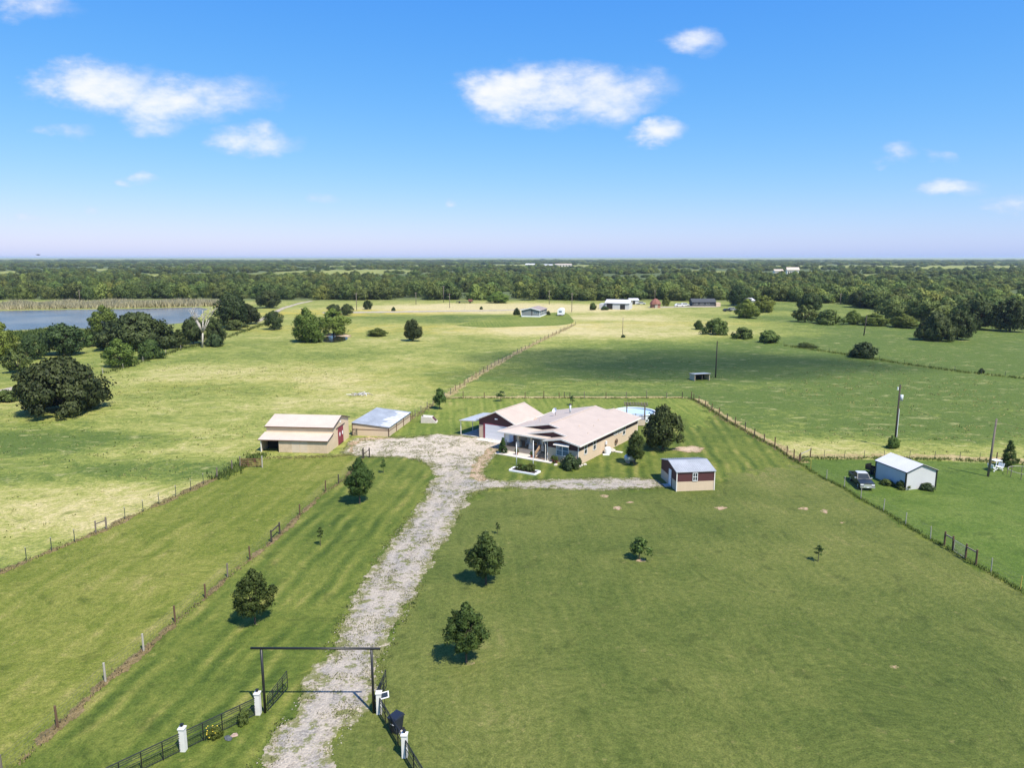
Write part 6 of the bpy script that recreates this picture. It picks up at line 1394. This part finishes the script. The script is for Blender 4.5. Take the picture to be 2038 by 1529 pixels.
for (nm, P, n, wd, h, mt, sd) in (('fence_grass', LF, 500, .14, .16, 'grass_dry', 1), ('fence_grass', SF, 350, .25, .2, 'grass_tall', 2), ('fence_grass', RF, 700, .16, .34, 'grass_green', 3), ('fence_grass', [RF[-1]]+RT+[RF1], 2400, .15, .28, 'grass_green', 4), ('fence_grass', BF, 400, .2, .25, 'grass_green', 5),
                                  ('fence_grass', CF, 350, .6, .3, 'grass_tall', 6), ('fence_grass', NF, 500, .4, .35, 'grass_green', 7), ('fence_grass', XF, 600, .6, .6, 'grass_green', 8), ('fence_grass', GF, 700, .8, .7, 'grass_green', 9), ('fence_grass', RF, 300, .5, .3, 'grass_dry', 10), ('fence_grass', YF, 120, .4, .3, 'grass_dry', 15), ('fence_grass', [G(430, 955), G(470, 935), G(500, 915), G(520, 905)], 400, .7, .5, 'grass_green', 16),
                                  ('fence_grass', [G(530, 912), G(600, 911), G(660, 909), G(700, 906)], 300, .4, .2, 'grass_tall', 17)):
    X, Y = along(P, n, wd, sd); tufts(nm, X, Y, np.full(n, h), .16 if h < .5 else .3, mt, 5, sd)
# pasture tussocks
def field(poly, n, seed, soft=12.):
    """points in a polygon, clustered in patches and thinning out towards its edge"""
    rg = np.random.default_rng(seed); poly = np.array(poly); xs, ys = [], []; got = 0
    while got < n:
        x = rg.uniform(poly[:, 0].min(), poly[:, 0].max(), 4*n); y = rg.uniform(poly[:, 1].min(), poly[:, 1].max(), 4*n); sd = sdist(x, y, poly)
        far = np.clip((sd) / np.where(y > 115, soft*3, .8), 0, 1)
        k = (sd > 0) & ((vnoise(x, y, 11, seed)*.6 + vnoise(x, y, 3, 6)*.4) * (.4 + .6*far) > rg.uniform(.35, .8, 4*n)); xs.append(x[k]); ys.append(y[k]); got += k.sum()
    return np.concatenate(xs)[:n], np.concatenate(ys)[:n]
pl = [ext(SF[1], SF[0], 25)] + SF + [G(520, 900), G(535, 855), G(700, 850), G(750, 812), G(860, 798), (-10, 210), (-120, 210), (-120, 100)]
pr_ = [RF[0], G(885, 790), (-5, 160), (10, 210), (130, 210), (120, 105), NF[-1], NF[3], NF[1]] + list(reversed(RF[1:]))
for poly, n, sd, mt in ((pl, 1600, 31, 'grass_tall'), (pl, 500, 34, 'grass_green'), (pr_, 900, 32, 'grass_tall'), (pr_, 250, 33, 'grass_green')):
    X, Y = field(poly, n, sd); tufts('pasture_tussocks', X, Y, rng.uniform(.08, .26, len(X)), .4, mt, 5, sd)
# weeds and stones on the drive
dp = np.array(DR); x = rng.uniform(dp[:, 0].min(), dp[:, 0].max(), 90000); y = rng.uniform(dp[:, 1].min(), dp[:, 1].max(), 90000); sd_ = sdist(x, y, dp)
dn = vnoise(x, y, 2.2, 21)*.5 + vnoise(x, y, .8, 22)*.5
k = (sd_ > -.5) & (dn + np.clip(1.0 - np.abs(sd_ - .25), 0, 1)*.16 > .60)
tufts('drive_weeds', x[k], y[k], rng.uniform(.03, .10, k.sum()), .2, 'drive_weed', 4, 41, .036)
k2 = (sd_ > -.25) & (rng.uniform(0, 1, len(x)) < .30) & (np.hypot(x, y) < 125)
xs, ys = x[k2], y[k2]; n = len(xs); s = rng.uniform(.02, .06, n) * np.where(rng.uniform(0, 1, n) < .05, 1.6, 1)
ang = rng.uniform(0, 6.28, n); ca_, sa_ = np.cos(ang), np.sin(ang)
oct_ = np.array([(1, 0, .1), (0, .8, .1), (-1, 0, .1), (0, -.8, .1), (.1, .05, .75), (0, 0, -.3)])
V = []
for v in oct_:
    vx, vy = v[0]*s*rng.uniform(.7, 1.3, n), v[1]*s*rng.uniform(.7, 1.3, n); V.append(np.stack([xs + vx*ca_ - vy*sa_, ys + vx*sa_ + vy*ca_, .036 + v[2]*s*rng.uniform(.6, 1.2, n)], 1))
V = np.stack(V, 1).reshape(-1, 3); fc = np.array([(0,1,4),(1,2,4),(2,3,4),(3,0,4)]); Fc = (np.arange(n)[:, None, None]*6 + fc[None]).reshape(-1, 3)
m, t, b, _ = new_mat('gravel_stone'); at = N(t, 'ShaderNodeAttribute', attribute_name='tint'); link(t, ramp(t, at.outputs['Fac'], [(0, (.19, .165, .135)), (.6, (.34, .295, .24)), (1, (.52, .46, .38))]), b.inputs['Base Color']); b.inputs['Roughness'].default_value = .95
struct(put('drive_stones', np_mesh('drive_stones', V, Fc, 'gravel_stone', np.repeat(rng.uniform(0, 1, n), 4))), 'stuff')
# reed bank beyond the lake
rp = np.array([G(*p) for p in ((-120, 620), (60, 615.5), (250, 613), (440, 609), (440, 602), (250, 605), (60, 607), (-120, 611))])
x = rng.uniform(rp[:, 0].min(), rp[:, 0].max(), 14000); y = rng.uniform(rp[:, 1].min(), rp[:, 1].max(), 14000); k = sdist(x, y, rp) > 0
tufts('reeds', x[k], y[k], (1.2 + 2.6*vnoise(x[k], y[k], 9, 5)) * rng.uniform(.7, 1.1, k.sum()), 1.3, 'reed', 9, 51, spread=1.6)
rp = np.array([G(*p) for p in ((-100, 668), (40, 662), (80, 656), (130, 656), (200, 660), (240, 665), (200, 672), (60, 680), (-100, 690))])
x = rng.uniform(rp[:, 0].min(), rp[:, 0].max(), 5000); y = rng.uniform(rp[:, 1].min(), rp[:, 1].max(), 5000); k = sdist(x, y, rp) > 0
tufts('shore_grass', x[k], y[k], rng.uniform(.5, 1.3, k.sum()), .8, 'grass_green', 5, 52)

# small bird gliding just above the left horizon
dv = pdir(76, 507); k = 150 / math.sqrt(sum(c*c for c in dv)); bl = (dv[0]*k, dv[1]*k, CAMH + dv[2]*k)
o = thing('bird', 'small dark bird gliding above the horizon at far left', 'bird', bl, .5)
MB().blob((0, 0, 0), (.3, .09, .08), 2, .1, 8, 6).build('body', 'black_metal', o, smooth=True)
for s_ in (-1, 1): MB().prism([(-.12, 0), (.1, 0), (.02, s_*.35), (-.16, s_*.62)], 'z', .04, .06).build('wing', 'black_metal', o)
MB().prism([(-.28, -.04), (-.28, .04), (-.45, .09), (-.45, -.09)], 'z', -.01, .01).build('tail', 'black_metal', o)

# ------------------------------------------------------------------ the air
hz = MB(); hz.box(-16000, 16000, -2000, 20000, -1, 34)
m = bpy.data.materials.new('haze_air'); m.use_nodes = True; t = m.node_tree; t.nodes.clear(); MAT['haze_air'] = m
pv = N(t, 'ShaderNodeVolumePrincipled'); pv.inputs['Color'].default_value = (.72, .87, 1, 1); pv.inputs['Density'].default_value = .00006
pv.inputs['Anisotropy'].default_value = .1
ho = N(t, 'ShaderNodeOutputMaterial'); link(t, pv.outputs[0], ho.inputs['Volume'])
struct(hz.build('haze', m), 'stuff')

# ------------------------------------------------------------------ the cumulus that shades the right-hand field, high overhead behind the camera
def cloud(px, py, rx, ry, rz, height, density, seed):
    gx, gy = G(px, py); c = Vector((gx, gy, 0)) + sdir * (height / sdir.z); m = MB(); q = random.Random(seed)
    m.blob((0, 0, 0), (rx, ry, rz), seed, .55, 24, 14)
    me = m.mesh('cloud'); bm = bmesh.new(); bm.from_mesh(me); bmesh.ops.remove_doubles(bm, verts=bm.verts, dist=.01); bm.to_mesh(me); bm.free()
    me.materials.append(cloud_mat(density)); o = put('cloud', me, None, None, tuple(c)); return struct(o)
def cloud_mat(density):
    m = bpy.data.materials.new('cloud_vapour'); m.use_nodes = True; t = m.node_tree; t.nodes.clear()
    pv = N(t, 'ShaderNodeVolumePrincipled'); pv.inputs['Color'].default_value = (.97, .97, .98, 1); pv.inputs['Density'].default_value = density
    o = N(t, 'ShaderNodeOutputMaterial'); link(t, pv.outputs[0], o.inputs['Volume']); return m
cloud(1340, 722, 52, 30, 26, 700, .022, 3)
